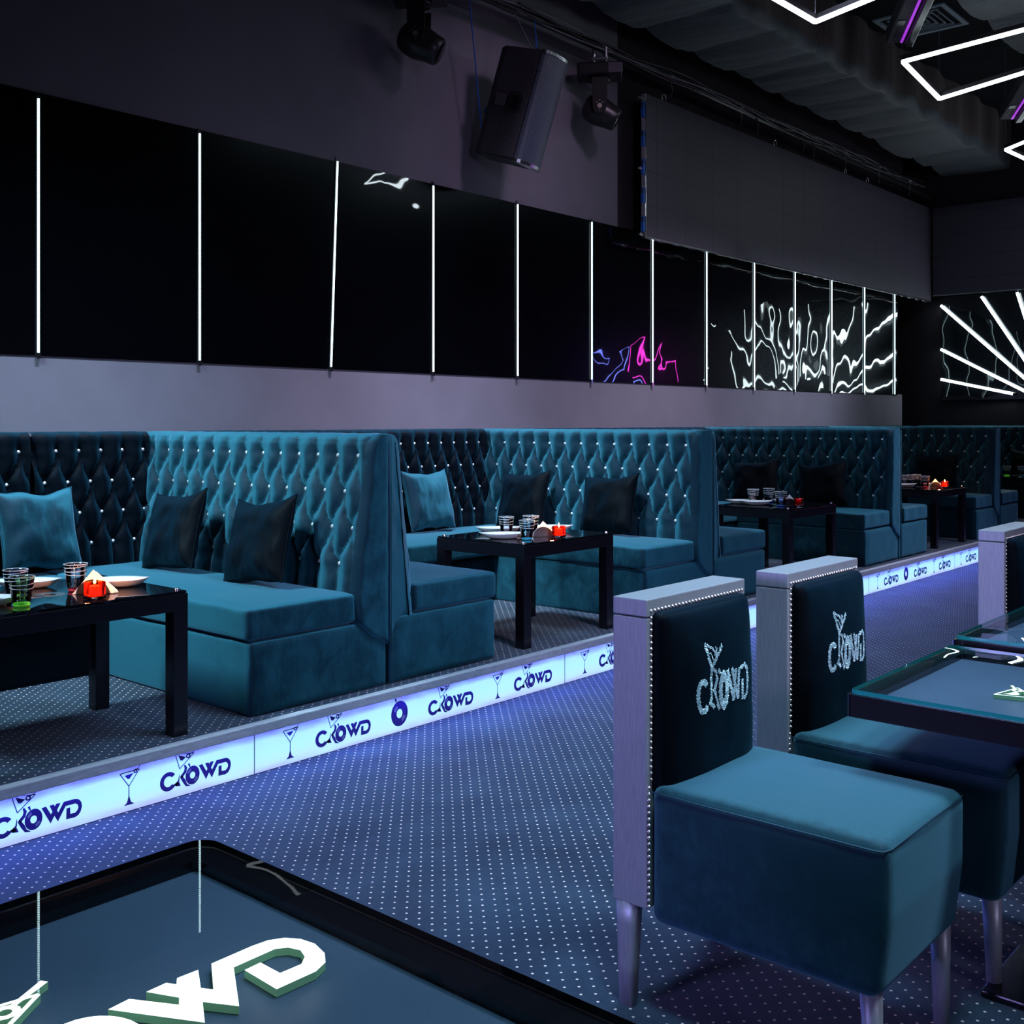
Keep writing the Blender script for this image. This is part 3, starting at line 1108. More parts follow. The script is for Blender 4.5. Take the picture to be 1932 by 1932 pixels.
# ================================================================== PILLOWS
def pillow(label, loc, w, h, t, rot, mat, seed):
    s = thing('throw_pillow', label, 'pillow', loc, 0, 'velvet throw pillows')
    s.rotation_euler = rot
    bm = B()
    n = 34
    def pos(u, v, side):
        # pinched corners
        k = 0.07
        x = w / 2 * u * (1 - k * (1 - v * v) * abs(u) ** 0.5)
        z = h / 2 * v * (1 - k * (1 - u * u) * abs(v) ** 0.5)
        th = t / 2 * (max(0, (1 - u ** 4)) ** 0.6) * (max(0, (1 - v ** 4)) ** 0.6)
        edge = min(1 - abs(u), 1 - abs(v))
        wv = noise.noise(Vector((u * 2.2 + seed, v * 2.2, side))) * 0.010 + noise.noise(Vector((u * 9 + seed, v * 2.5, side + 3))) * 0.007 * (1 - v * 0.6)
        th = th * (1 + 0.2 * noise.noise(Vector((u * 1.7 + seed, v * 1.7, 5)))) + wv * min(1, edge * 4)
        th = max(th, 0.0) if edge > 0 else 0
        zz = z + 0.02 * noise.noise(Vector((u * 1.5, seed, 2)))
        # top centre sags between the corners
        zz -= 0.018 * (1 - u * u) * max(0, v) ** 2
        return Vector((x, side * th, zz + h / 2))
    G = {}
    for side in (-1, 1):
        for i in range(n + 1):
            for j in range(n + 1):
                u, v = -1 + 2 * i / n, -1 + 2 * j / n
                u, v = math.sin(u * math.pi / 2), math.sin(v * math.pi / 2)
                if i in (0, n) or j in (0, n):
                    if (0, i, j) not in G:
                        G[(0, i, j)] = bm.verts.new(pos(u, v, 0))
                    G[(side, i, j)] = G[(0, i, j)]
                else:
                    G[(side, i, j)] = bm.verts.new(pos(u, v, side))
        for i in range(n):
            for j in range(n):
                f = (G[(side, i, j)], G[(side, i + 1, j)], G[(side, i + 1, j + 1)], G[(side, i, j + 1)])
                bm.faces.new(f if side < 0 else f[::-1])
    obj('pillow_cover', bm, mat, s, True)
    pts = []
    for i in range(n):
        pts.append(pos(math.sin((-1 + 2 * i / n) * math.pi / 2), -1, 0))
    for i in range(n):
        pts.append(pos(1, math.sin((-1 + 2 * i / n) * math.pi / 2), 0))
    for i in range(n):
        pts.append(pos(math.sin((1 - 2 * i / n) * math.pi / 2), 1, 0))
    for i in range(n):
        pts.append(pos(-1, math.sin((1 - 2 * i / n) * math.pi / 2), 0))
    bm = B()
    tube(bm, pts, 0.004, 6, closed=True)
    obj('piping', bm, mat, s, True)
    return s


SZ = 0.655
VB = M['velvet_black']
def on_div(label, xb, yc, mat, seed, tilt=17, roll=0, w=0.44, h=0.41):
    # pillow plane normal = -x world: rotate local -y to -x ; lean back toward +x
    e = (Matrix.Rotation(R(90), 4, 'Z') @ Matrix.Rotation(R(-tilt), 4, 'X') @ Matrix.Rotation(R(roll), 4, 'Y')).to_euler()
    # local -y -> world +x for +90, so use -90
    e = (Matrix.Rotation(R(-90), 4, 'Z') @ Matrix.Rotation(R(-tilt), 4, 'X') @ Matrix.Rotation(R(roll), 4, 'Y')).to_euler()
    return pillow(label, (xb, yc, SZ + 0.02), w, h, 0.13, e, mat, seed)
on_div('dark square pillow farther back on the nearest teal sofa', 3.05, 4.98, VB, 1, 17, -6)
on_div('dark square pillow nearer the open end of the nearest teal sofa', 3.05, 4.25, VB, 2, 17, -6)
on_div('dark square pillow on the second sofa, left one behind the glasses', 5.96, 5.10, VB, 3, 17, -4)
on_div('dark square pillow on the second sofa, right one near its open end', 5.96, 4.34, VB, 4, 17, -4)
on_div('dark pillow on the third sofa, left one', 9.20, 4.98, VB, 5, 17, -6, 0.48)
on_div('dark pillow on the third sofa, right one beside the red candle', 9.20, 4.30, VB, 6, 17, -8, 0.46)
on_div('dark pillow on the fourth sofa behind the starry candle flame', 12.0, 4.32, VB, 7, 17, -3, 0.46)
on_div('dark pillow on the farthest sofa at the right edge', 15.1, 4.25, VB, 8, 17, 0, 0.46)
pillow('teal square pillow leaning on the dark wall sofa at the left edge', (2.63, 5.42, SZ + 0.02), 0.43, 0.42, 0.14, (R(-14), 0, R(6)), TV, 9)
pillow('teal pillow in the second booth, half hidden by the nearest sofa end', (5.42, 5.42, SZ + 0.02), 0.46, 0.42, 0.14, (R(-14), 0, R(4)), TV, 10)
pillow('dark pillow cut off by the left picture edge on the wall sofa', (2.16, 5.42, SZ + 0.02), 0.43, 0.42, 0.14, (R(-14), 0, R(-4)), VB, 11)


# ================================================================== LOW TABLES WITH GLASS TOPS
TZ = 0.770
def low_table(x0, x1, y0, y1, label):
    t = thing('lounge_table', label, 'table', (x0, y0, PZ), 0, 'black lounge tables with glass tops')
    w, d, h = x1 - x0, y1 - y0, TZ - PZ
    lw = 0.062
    for (a, b) in ((0, 0), (w - lw, 0), (0, d - lw), (w - lw, d - lw)):
        bm = B()
        box(bm, a, a + lw, b, b + lw, 0, h - 0.078, 0.002)
        obj('leg', bm, M['black_lacquer'], t)
    bm = B()
    zt, zb = h - 0.012, h - 0.078
    box(bm, 0, w, 0, lw, zb, zt, 0.002)
    box(bm, 0, w, d - lw, d, zb, zt, 0.002)
    box(bm, 0, lw, lw, d - lw, zb, zt, 0.002)
    box(bm, w - lw, w, lw, d - lw, zb, zt, 0.002)
    obj('apron', bm, M['black_lacquer'], t)
    bm = B()
    box(bm, 0.004, w - 0.004, 0.004, d - 0.004, h - 0.011, h - 0.001, 0.002)
    obj('glass_top', bm, M['black_glass'], t)
    bm = B()
    flat_polys(bm, band(arc(w * .5, d * .45, 0.06, 0.06, 0, 360, 28), arc(w * .5, d * .45, 0.022, 0.022, 0, 360, 28)), lambda a, b: (a, b, h - 0.0004))
    obj('printed_record', bm, M['print_black'], t)
    for (a, b) in ((0.03, 0.03), (w - 0.03, 0.03), (0.03, d - 0.03), (w - 0.03, d - 0.03)):
        bm = B()
        lathe(bm, [(0, 0.008), (0.009, 0.008), (0.010, 0.006), (0.010, -0.001)], 14)
        o = obj('corner_stud', bm, M['chrome'], t, True)
        o.location = (a, b, h)
    return t


low_table(1.58, 2.40, 3.76, 4.42, 'black glass-topped table with lit red candle at the left edge')
low_table(4.47, 5.29, 3.79, 4.45, 'black glass-topped table in the second booth with cyan glass')
low_table(7.55, 8.36, 3.79, 4.45, 'black glass-topped table in the third booth with unlit red candle')
low_table(10.60, 11.43, 3.79, 4.45, 'black glass-topped table in the fourth booth with star-like flame')
low_table(13.72, 14.5, 3.79, 4.45, 'black table farthest away at the right edge')


# ---- tableware
def tumbler(loc, label, tint, basem, sc_=1.0):
    s = thing('drinking_glass', label, 'glass', loc, 0, 'tumblers on the lounge tables')
    bm = B()
    prof = [(0.0, 0.004), (0.0255, 0.004), (0.027, 0.012)]
    n = 14
    for i in range(1, n + 1):
        t = i / n
        prof.append((0.027 + 0.013 * (t ** 0.8) + 0.0009 * math.sin(t * 30), 0.012 + 0.083 * t))
    inner = [(r - 0.002, z) for r, z in prof[::-1] if z > 0.012]
    lathe(bm, prof + inner, 22)
    obj('glass_body', bm, M[tint], s, True)
    bm = B()
    lathe(bm, [(0, 0.0), (0.024, 0.0), (0.0265, 0.004), (0.026, 0.010), (0.0, 0.011)], 22)
    obj('thick_base', bm, M[basem], s, True)
    bm = B()
    for k in range(3):
        z = 0.060 + 0.013 * k
        t = (z - 0.012) / 0.083
        r = 0.0275 + 0.013 * (t ** 0.8)
        tube(bm, [(r * math.cos(a), r * math.sin(a), z + 0.003 * math.sin(a + k)) for a in [i * math.pi / 10 for i in range(20)]], 0.0008, 4, closed=True)
    rim = 0.0405
    tube(bm, [(rim * math.cos(a), rim * math.sin(a), 0.095) for a in [i * math.pi / 12 for i in range(24)]], 0.0010, 5, closed=True)
    obj('swirl_lines', bm, M['white_ceramic'], s, True)
    s.scale = (sc_,) * 3
    return s


def plate(loc, label, a, b, rz, cutlery=True):
    s = thing('dinner_plate', label, 'plate', loc, rz, 'boat-shaped plates on the lounge tables')
    bm = B()
    prof = [(0.0, 0.006), (0.55, 0.006), (0.75, 0.012), (0.92, 0.024), (1.0, 0.030), (0.98, 0.027), (0.80, 0.008), (0.55, 0.0), (0.0, 0.0)]
    seg = 36
    rings = []
    for (r, z) in prof:
        if r == 0:
            rings.append([bm.verts.new((0, 0, z))])
            continue
        row = []
        for k in range(seg):
            th = 2 * math.pi * k / seg
            ct, st = math.cos(th), math.sin(th)
            # pointed ellipse
            x = a * math.copysign(abs(ct) ** 0.9, ct)
            y = b * st * (1 - 0.35 * abs(ct) ** 2.5)
            tip = abs(ct) ** 6
            row.append(bm.verts.new((x * r, y * r, z + (0.006 * tip if r > 0.7 else 0))))
        rings.append(row)
    for p, q in zip(rings, rings[1:]):
        for k in range(seg):
            k2 = (k + 1) % seg
            if len(p) == 1:
                bm.faces.new((p[0], q[k2], q[k]))
            elif len(q) == 1:
                bm.faces.new((p[k], p[k2], q[0]))
            else:
                bm.faces.new((p[k], p[k2], q[k2], q[k]))
    obj('dish', bm, M['white_ceramic'], s, True)
    return s


def knife(loc, label, rz):
    bm = B()
    box(bm, -0.085, 0.0, -0.0055, 0.0055, 0.0, 0.004, 0.0015)
    prism(bm, [(0.0, -0.006), (0.07, -0.007), (0.095, 0.0), (0.085, 0.006), (0.0, 0.005)], 'z', 0.0012, 0.0028)
    o = obj('table_knife', bm, M['steel'])
    o.location = loc
    o.rotation_euler = (0, R(-3), rz)
    return setp(o, label, 'cutlery', 'cutlery on the plates')


def fork(loc, label, rz):
    bm = B()
    box(bm, -0.09, 0.02, -0.004, 0.004, 0.0, 0.003, 0.001)
    box(bm, 0.02, 0.045, -0.010, 0.010, 0.0, 0.003, 0.001)
    for k in range(4):
        box(bm, 0.045, 0.085, -0.010 + k * 0.0055, -0.0068 + k * 0.0055, 0.0, 0.0025)
    o = obj('table_fork', bm, M['steel'])
    o.location = loc
    o.rotation_euler = (0, R(-3), rz)
    return setp(o, label, 'cutlery', 'cutlery on the plates')


def candle(loc, label, lit=True, rz=0.1, power=3.0):
    s = thing('candle_holder', label, 'candle', loc, rz, 'red glass candle holders')
    h = Vector((0.028, 0.028, 0.031))
    bm = B()
    box(bm, -0.030, 0.030, -0.030, 0.030, 0.010, 0.066, 0.007, 3)
    bmesh.ops.delete(bm, geom=[f for f in bm.faces if f.normal.z > 0.9], context='FACES')
    obj('red_glass', bm, M['glass_red'], s, True)
    bm = B()
    box(bm, -0.031, 0.031, -0.031, 0.031, 0.0, 0.011, 0.004, 2)
    obj('clear_foot', bm, M['glass_clear'], s, True)
    bm = B()
    lathe(bm, [(0, 0.012), (0.021, 0.012), (0.021, 0.048), (0.018, 0.050), (0.0, 0.048)], 20)
    obj('wax', bm, M['wax'] if lit else M['wax_unlit'], s, True)
    bm = B()
    tube(bm, [(0, 0, 0.048), (0, 0, 0.056)], 0.0012, 6)
    obj('wick', bm, M['wall_black'], s)
    if lit:
        bm = B()
        lathe(bm, [(0, 0.053), (0.0035, 0.057), (0.0048, 0.062), (0.0035, 0.071), (0.0012, 0.080), (0, 0.084)], 12)
        obj('flame', bm, M['flame'], s, True)
        d = bpy.data.lights.new('candle_light', 'POINT')
        d.energy = power
        d.color = (1.0, 0.35, 0.10)
        d.shadow_soft_size = 0.01
        o = bpy.data.objects.new('candle_light', d)
        C.objects.link(o)
        o.parent = s
        o.location = (0, 0, 0.10)
    return s


def napkins(loc, label, rz=0.0, w=0.075, h=0.088):
    s = thing('napkin_holder', label, 'napkin holder', loc, rz, 'napkin holders on the lounge tables')
    bm = B()
    for k in range(4):
        y = -0.006 + 0.004 * k
        o_ = 0.004 * k
        prism(bm, [(-w + o_, 0.0), (-w + o_ + 0.006, 0.006), (0 + o_, h - 0.004 * k), (w + o_ - 0.006, 0.012), (w + o_, 0.002), (w * 0.72 + o_, 0.0)], 'y', y, y + 0.0028)
    obj('folded_napkins', bm, M['paper'], s)
    bm = B()
    for y in (-0.014, 0.010):
        prism(bm, [(-w * 0.78, 0)] + [(a, b) for a, b in arc(0, 0, w * 0.78, 0.056, 180, 0, 18)][1:-1] + [(w * 0.78, 0)], 'y', y, y + 0.002)
    box(bm, -w * 0.78, w * 0.78, -0.014, 0.012, 0.0, 0.002)
    obj('plate_clip', bm, M['black_metal'], s)
    return s


z = TZ + 0.0006
candle((2.05, 3.83, z), 'lit red glass candle on the nearest table', True)
napkins((2.11, 3.95, z), 'white folded napkins behind the lit candle on the nearest table', R(-40), 0.078, 0.092)
tumbler((2.10, 4.07, z), 'clear glass with red base, left of the napkins on the nearest table', 'glass_clear', 'base_pink', 1.10)
tumbler((1.80, 3.88, z), 'green glass standing at the left on the nearest table', 'glass_green', 'base_green', 1.10)
tumbler((1.87, 4.08, z), 'blue glass just behind the green one on the nearest table', 'glass_blue', 'base_blue', 1.10)
plate((2.27, 4.06, z), 'white boat-shaped plate right of the candle on the nearest table', 0.125, 0.075, R(-40))
knife((2.27, 4.06, z + 0.013), 'knife lying on the plate right of the nearest candle', R(-40))
plate((2.02, 4.30, z), 'white plate left of the red-based glass, partly behind the blue glass', 0.13, 0.075, R(-40))
fork((2.02, 4.30, z + 0.013), 'fork on the plate behind the blue and green glasses', R(140))
plate((1.72, 3.99, z), 'white plate cut off by the left picture edge', 0.12, 0.07, R(-40))
knife((1.75, 4.00, z + 0.013), 'knife handle over the plate at the left picture edge', R(10))

candle((4.87, 3.87, z), 'lit red candle with bright flame on the second booth table', True)
napkins((4.85, 3.97, z), 'white napkins behind the candle on the second booth table', R(-42))
plate((5.13, 4.14, z), 'white plate behind the candle on the second booth table', 0.14, 0.08, R(-42))
plate((4.86, 4.32, z), 'white plate at the back of the second booth table, behind the swirl glass', 0.14, 0.08, R(-42))
plate((4.63, 4.08, z), 'white plate with cutlery at the front left of the second booth table', 0.14, 0.08, R(-42))
fork((4.64, 4.07, z + 0.013), 'fork on the front plate of the second booth table', R(-10))
knife((4.66, 4.10, z + 0.014), 'knife on the front plate of the second booth table', R(10))
tumbler((4.76, 4.17, z), 'pale swirl-striped glass between the two left plates, second booth', 'glass_clear', 'glass_cyan', 1.12)
tumbler((4.66, 3.93, z), 'cyan-based glass at the front corner of the second booth table', 'glass_cyan', 'base_cyan', 1.12)
tumbler((4.85, 4.06, z), 'taller pink-tinted glass behind the cyan one, second booth', 'glass_clear', 'base_pink', 1.18)

candle((7.86, 3.87, z), 'unlit red candle holder on the third booth table', False)
napkins((7.88, 3.96, z), 'white napkins behind the unlit candle on the third booth table', R(-42))
plate((7.80, 4.20, z), 'white plate with fork at the front left of the third booth table', 0.13, 0.075, R(-42))
fork((7.80, 4.20, z + 0.013), 'fork on the front plate of the third booth table', R(-10))
plate((7.84, 4.36, z), 'white plate at the back left of the third booth table', 0.13, 0.075, R(-42))
plate((8.12, 4.10, z), 'white plate behind the napkins on the third booth table', 0.13, 0.075, R(-42))
tumbler((7.93, 4.30, z), 'pink-tinted striped glass on the left of the third booth table', 'glass_pink', 'glass_pink', 1.18)
tumbler((8.10, 4.25, z), 'blue glass at the back of the third booth table', 'glass_blue', 'base_blue', 1.18)
tumbler((7.78, 3.98, z), 'blue glass at the front beside the napkins, third booth', 'glass_blue', 'base_blue', 1.18)

candle((11.02, 3.86, z), 'lit candle with star-like orange flame on the fourth booth table', True, 0.1, 3.0)
napkins((11.0, 3.95, z), 'white napkins beside the star-like flame, fourth booth', R(-42))
tumbler((11.05, 4.28, z), 'blue glass leftmost on the fourth booth table', 'glass_blue', 'base_blue', 1.15)
tumbler((11.16, 4.25, z), 'dark blue glass second from the left, fourth booth', 'glass_blue', 'base_blue', 1.15)
tumbler((11.28, 4.24, z), 'clear glass third from the left, fourth booth', 'glass_clear', 'glass_clear', 1.15)
tumbler((10.92, 4.02, z), 'pink glass in front beside the napkins, fourth booth', 'glass_pink', 'base_pink', 1.2)
plate((10.90, 4.22, z), 'white plate at the left of the fourth booth table', 0.13, 0.075, R(-42))
plate((11.2, 4.05, z), 'white plate behind the napkins of the fourth booth', 0.13, 0.075, R(-42))
tumbler((13.97, 4.15, z), 'green glass on the farthest table at the right edge', 'glass_green', 'base_green', 1.2)
tumbler((14.05, 4.00, z), 'cyan glass on the farthest table at the right edge', 'glass_cyan', 'base_cyan', 1.2)
candle((14.16, 3.86, z), 'red candle on the farthest table at the right edge', False)
napkins((14.16, 3.95, z), 'white napkins on the farthest table at the right edge', R(-42))


# ================================================================== DINING CHAIRS
bmn = B()
lathe(bmn, [(0.0, 0.0042), (0.0022, 0.0036), (0.0040, 0.0018), (0.0047, 0.0)], 10)
NAIL = mesh_only('nail_head', bmn, M['nail'], True)
LG = logo()
CL = chair_logo()


def chair(label, cx, yr, rz=0.0):
    s = thing('dining_chair', label, 'chair', (cx, yr, 0), rz, 'silver dining chairs with black backs')
    W = 0.2385
    SV = M['silver']
    # posts with rear legs
    for sx in (-1, 1):
        bm = B()
        a, b = sx * W, sx * (W - 0.042)
        x0, x1 = min(a, b), max(a, b)
        box(bm, x0, x1, -0.100, 0.0, 0.255, 0.955, 0.003)
        obj('back_post', bm, SV, s)
        bm = B()
        rows = []
        for (z_, yc, hy, hx) in ((0.27, -0.034, 0.033, 0.021), (0.20, -0.034, 0.030, 0.021), (0.10, -0.032, 0.025, 0.0195), (0.0, -0.032, 0.021, 0.018)):
            cxl = sx * (W - 0.021)
            ring = []
            for k in range(16):
                th = 2 * math.pi * k / 16
                ct, st = math.cos(th), math.sin(th)
                ring.append(bm.verts.new((cxl + hx * math.copysign(abs(ct) ** 0.6, ct), yc + hy * math.copysign(abs(st) ** 0.6, st), z_)))
            rows.append(ring)
        for p, q in zip(rows, rows[1:]):
            for k in range(16):
                bm.faces.new((p[k], p[(k + 1) % 16], q[(k + 1) % 16], q[k]))
        bm.faces.new(rows[0])
        bm.faces.new(rows[-1][::-1])
        obj('leg', bm, SV, s, True)
    bm = B()
    box(bm, -W, W, -0.100, 0.0, 0.9575, 1.0, 0.003)
    obj('top_rail', bm, SV, s)
    bm = B()
    box(bm, -W + 0.042, W - 0.042, -0.080, -0.012, 0.30, 0.94)
    obj('back_board', bm, VB, s)
    # upholstered front of the back, bulging toward the sitter
    def bf(p, q):
        f = (1 - abs(q[0]) ** 3) * (1 - max(0, q[2]) ** 4)
        if q[1] < 0:
            p = p + Vector((0, -0.030 * f - 0.012 * (1 - q[2]) / 2 + 0.003 * wr(p.x, p.z, cx, 12), 0))
        return p
    bm = soft_box((W - 0.022, 0.026, 0.222), 0.022, bf, 16)
    o = obj('back_cushion', bm, VB, s, True)
    o.location = (0, -0.104, 0.745)
    # seat
    def sf(p, q):
        if q[2] > 0.2:
            p = p + Vector((0, 0, 0.012 * (1 - q[0] ** 2) * (1 - q[1] ** 4)))
        if q[1] < -0.5:
            k = max(0, -q[2])
            p = p + Vector((0, 0.020 * k, 0.0))
        if abs(q[0]) > 0.98:
            p = p + Vector((q[0] * 0.008 * (1 - q[1] ** 2) * (1 - q[2] ** 2), 0, 0))
        p = p + Vector((0.0015 * wr(p.y, p.z, cx, 12), 0, 0.0012 * wr(p.x, p.y, cx, 12)))
        return p
    bm = soft_box((W - 0.001, 0.291, 0.165), 0.028, sf, 16)
    seat = obj('seat', bm, M['velvet_chair'], s, True)
    seat.location = (0, -0.398, 0.390)
    bm = B()
    zt = 0.5415
    xw, y0_, y1_ = W + 0.0005, -0.110, -0.684
    tube(bm, [(-xw, y0_, zt), (-xw - 0.002, -0.3, zt), (-xw, y1_ + 0.02, zt), (-xw + 0.006, y1_ + 0.004, zt), (-xw + 0.03, y1_ - 0.003, zt), (0, y1_ - 0.005, zt + 0.004), (xw - 0.03, y1_ - 0.003, zt), (xw - 0.006, y1_ + 0.004, zt), (xw, y1_ + 0.02, zt), (xw + 0.002, -0.3, zt), (xw, y0_, zt)], 0.0022, 6)
    obj('stitched_seam', bm, M['piping'], seat, True, (0, 0.398, -0.390))
    for sx in (-1, 1):
        bm = B()
        tube(bm, [(sx * 0.198, -0.645, 0.0), (sx * 0.200, -0.643, 0.12), (sx * 0.203, -0.640, 0.245)], [0.018, 0.021, 0.024], 16)
        obj('leg', bm, SV, s, True)
    # nail heads: down the left post, along the top, down the right post
    pos = []
    for k in range(47):
        zz = 0.265 + 0.0150 * k
        if zz > 0.56:
            pos.append(((-W + 0.0165, -0.1015, zz), (R(90), 0, 0)))
        else:
            pos.append(((-W - 0.0005, -0.106, zz), (0, R(-90), 0)))
    for k in range(29):
        pos.append(((-W + 0.0165 + k * 0.0158, -0.1015, 0.9715), (R(90), 0, 0)))
    for k in range(24):
        pos.append(((W - 0.0165, -0.1015, 0.958 - 0.015 * k), (R(90), 0, 0)))
    for q in pos:
        inst('nail_head', NAIL, s, q[0], q[1])
    # rhinestone lettering
    bm = B()
    st = 0.0042
    kx, kz = 0.262 / 0.313, 1.38
    nx, nz = int(0.30 / st), int(0.20 / st)
    for i in range(nx):
        for j in range(-5, nz):
            u = i * st + (st / 2 if j % 2 else 0)
            v = j * st * 0.9
            hit = False
            for (du, dv) in ((0, 0), (0.0006, 0), (-0.0006, 0)):
                if inside(CL, u + du, v + dv):
                    hit = True
                    break
            if not hit:
                continue
            xx = -0.112 + u
            z_ = 0.703 + v
            q0, q2 = xx / (W - 0.022), (z_ - 0.745) / 0.222
            f = (1 - abs(q0) ** 3) * (1 - max(0, q2) ** 4)
            yy = -0.104 - 0.026 - 0.030 * f - 0.012 * (1 - q2) / 2 + 0.003 * wr(xx, z_ - .745, cx, 12) - 0.001
            if abs(q0) > 0.92:
                yy += (abs(q0) - 0.92) * 0.12
            r_ = 0.0021
            tx, tz = random.uniform(-.5, .5), random.uniform(-.5, .5)
            c_ = bm.verts.new((xx + tx * 0.001, yy - 0.0020, z_ + tz * 0.001))
            ring = [bm.verts.new((xx + r_ * math.cos(k * math.pi / 3 + i), yy + r_ * 0.5 * (tx * math.cos(k * math.pi / 3 + i) + tz * math.sin(k * math.pi / 3 + i)), z_ + r_ * math.sin(k * math.pi / 3 + i))) for k in range(6)]
            for k in range(6):
                bm.faces.new((c_, ring[k], ring[(k + 1) % 6]))
    obj('rhinestone_logo', bm, M['rhinestone'], s)
    return s


chair('silver-framed dining chair nearest the camera, teal seat fully in view', 2.435, 1.575)
chair('silver-framed dining chair tucked under the glass table, behind the nearest one', 3.075, 1.53)
chair('silver-framed dining chair cut off by the right picture edge', 4.72, 1.44)


# ================================================================== DINING TABLES WITH GLOWING LOGO
def rrect(x0, x1, y0, y1, r, n=6):
    pts = []
    for (cx, cy, a0) in ((x1 - r, y1 - r, 0), (x0 + r, y1 - r, 90), (x0 + r, y0 + r, 180), (x1 - r, y0 + r, 270)):
        pts += arc(cx, cy, r, r, a0, a0 + 90, n)
    return pts


def logo_table(label, x0, x1, y0, y1, ztop, overhang, lx, ly, ls, border, r=0.03, edge='glass_edge', glow=True):
    t = thing('dining_table', label, 'table', (x0, y0, 0), 0, 'black dining tables with glowing lettering')
    w, d = x1 - x0, y1 - y0
    zf = ztop - 0.012
    # apron frame as outline ring
    bm = B()
    o_, i_ = rrect(0, w, 0, d, r), rrect(border, w - border, border, d - border, max(0.004, r - border * .5))
    n = len(o_)
    def ring(zA, zB):
        a = [bm.verts.new((*p, zA)) for p in o_]
        b = [bm.verts.new((*p, zB)) for p in o_]
        c = [bm.verts.new((*p, zB)) for p in i_]
        e = [bm.verts.new((*p, zA)) for p in i_]
        for k in range(n):
            k2 = (k + 1) % n
            bm.faces.new((a[k], a[k2], b[k2], b[k]))
            bm.faces.new((b[k], b[k2], c[k2], c[k]))
            bm.faces.new((c[k], c[k2], e[k2], e[k]))
            bm.faces.new((e[k], e[k2], a[k2], a[k]))
    ring(zf - 0.055, zf)
    obj('frame', bm, M['black_lacquer'], t)
    bm = B()
    prism(bm, i_, 'z', zf - 0.028, zf - 0.016)
    obj('inner_board', bm, M['teal_board'], t)
    bm = B()
    g = rrect(overhang, w - overhang, overhang, d - overhang, r)
    A = [bm.verts.new((*p, zf + 0.001)) for p in g]
    T_ = [bm.verts.new((*p, ztop)) for p in g]
    bm.faces.new(T_)
    for k in range(len(g)):
        f = bm.faces.new((A[k], A[(k + 1) % len(g)], T_[(k + 1) % len(g)], T_[k]))
        f.material_index = 1
    obj('glass_top', bm, [M['glass_sheet' if edge == 'black_glass' else 'glass_wavy'], M[edge]], t)
    bm = B()
    box(bm, w / 2 - 0.045, w / 2 + 0.045, d / 2 - 0.045, d / 2 + 0.045, 0.02, zf - 0.029, 0.004)
    obj('pedestal', bm, M['black_lacquer'], t)
    bm = B()
    box(bm, w / 2 - 0.16, w / 2 + 0.16, d / 2 - 0.19, d / 2 + 0.12, 0.0, 0.02, 0.005)
    obj('base_plate', bm, M['black_lacquer'], t)
    # glowing letters under the glass, sides stand in for their green reflection
    bm = B()
    for p in LG:
        pts = [(lx + q[0] * ls, ly + q[1] * ls) for q in p]
        if any(a < border or a > w - border or b < border or b > d - border for a, b in pts):
            continue
        fs = prism(bm, pts, 'z', zf - 0.015, zf - 0.005)
        for f in fs:
            f.material_index = 1
        fs[1].material_index = 0
        fs[0].material_index = 0
    for f in bm.faces:
        f.material_index = 0 if all(abs(v.co.z - (zf - 0.005)) < 1e-5 for v in f.verts) else 1
    obj('glowing_logo', bm, [M['letter_light'], M['letter_ghost']], t)
    return t


X0, Y0 = 0.235, 0.62
logo_table('black table with rounded corner and glowing white letters, lower left foreground', X0, 1.022, Y0, 1.549, 0.752, 0.002,
           0.662 - 0.168 * 1.8 - X0, 1.093 - Y0, 1.8, 0.050, 0.035, 'black_glass')
logo_table('glass-topped table right of the second chair, with teal glass edge', 2.605, 3.335, 0.40, 1.155, 0.762, 0.008, 0.17, 0.30, 1.35, 0.055, 0.012)
logo_table('farther glass-topped table behind it at the right edge, beside the third chair', 3.385, 4.115, 0.40, 1.165, 0.780, 0.008, 0.17, 0.30, 1.35, 0.055, 0.012)


# ================================================================== SUN OF LIGHT TUBES ON THE END WALL
bm = B()
box(bm, XE - 0.03, XE - 0.001, 2.62, 5.49, 1.73, 3.20)
setp(obj('trim_3', bm, M['wavy_black']), kind='structure')
sy, sz = 4.06, 1.66
def tube_light(y0, z0, y1, z1, label):
    s = thing('light_tube', label, 'light tube', (XE - 0.075, 0, 0), 0, 'sunburst of white light tubes')
    bm = B()
    tube(bm, [(0, y0, z0), (0, y1, z1)], 0.018, 10)
    obj('tube', bm, M['tube_white'], s, True)
    v = Vector((0, y1 - y0, z1 - z0)).normalized()
    for (y, z_, q) in ((y0, z0, -1), (y1, z1, 1)):
        bm = B()
        p = Vector((0, y, z_))
        tube(bm, [p, p + v * q * 0.02], 0.023, 10)
        tube(bm, [p + v * q * 0.01, p + v * q * 0.01 + Vector((0.05, 0, 0))], 0.008, 6)
        obj('end_cap', bm, M['black_metal'], s)
names = ['lowest', 'second lowest', 'diagonal', 'steep', 'steepest left']
ends = [((5.49, 2.02), (4.53, 1.80)), ((5.49, 2.44), (4.36, 1.82)), ((5.49, 3.055), (4.36, 1.98)), ((4.94, 3.14), (4.26, 2.05)), ((4.48, 3.16), (4.16, 2.07))]
for nme, ((a, b), (c_, d_)) in zip(names, ends):
    tube_light(a, b, c_, d_, 'white light tube of the wall sunburst, %s ray on the left half' % nme)
for nme, ((a, b), (c_, d_)) in zip(names, ends):
    tube_light(2 * sy - a, b, 2 * sy - c_, d_, 'white light tube of the wall sunburst, %s ray on its far right half' % nme)
tube_light(sy, 3.16, sy, 2.10, 'white light tube of the wall sunburst, upright middle ray')

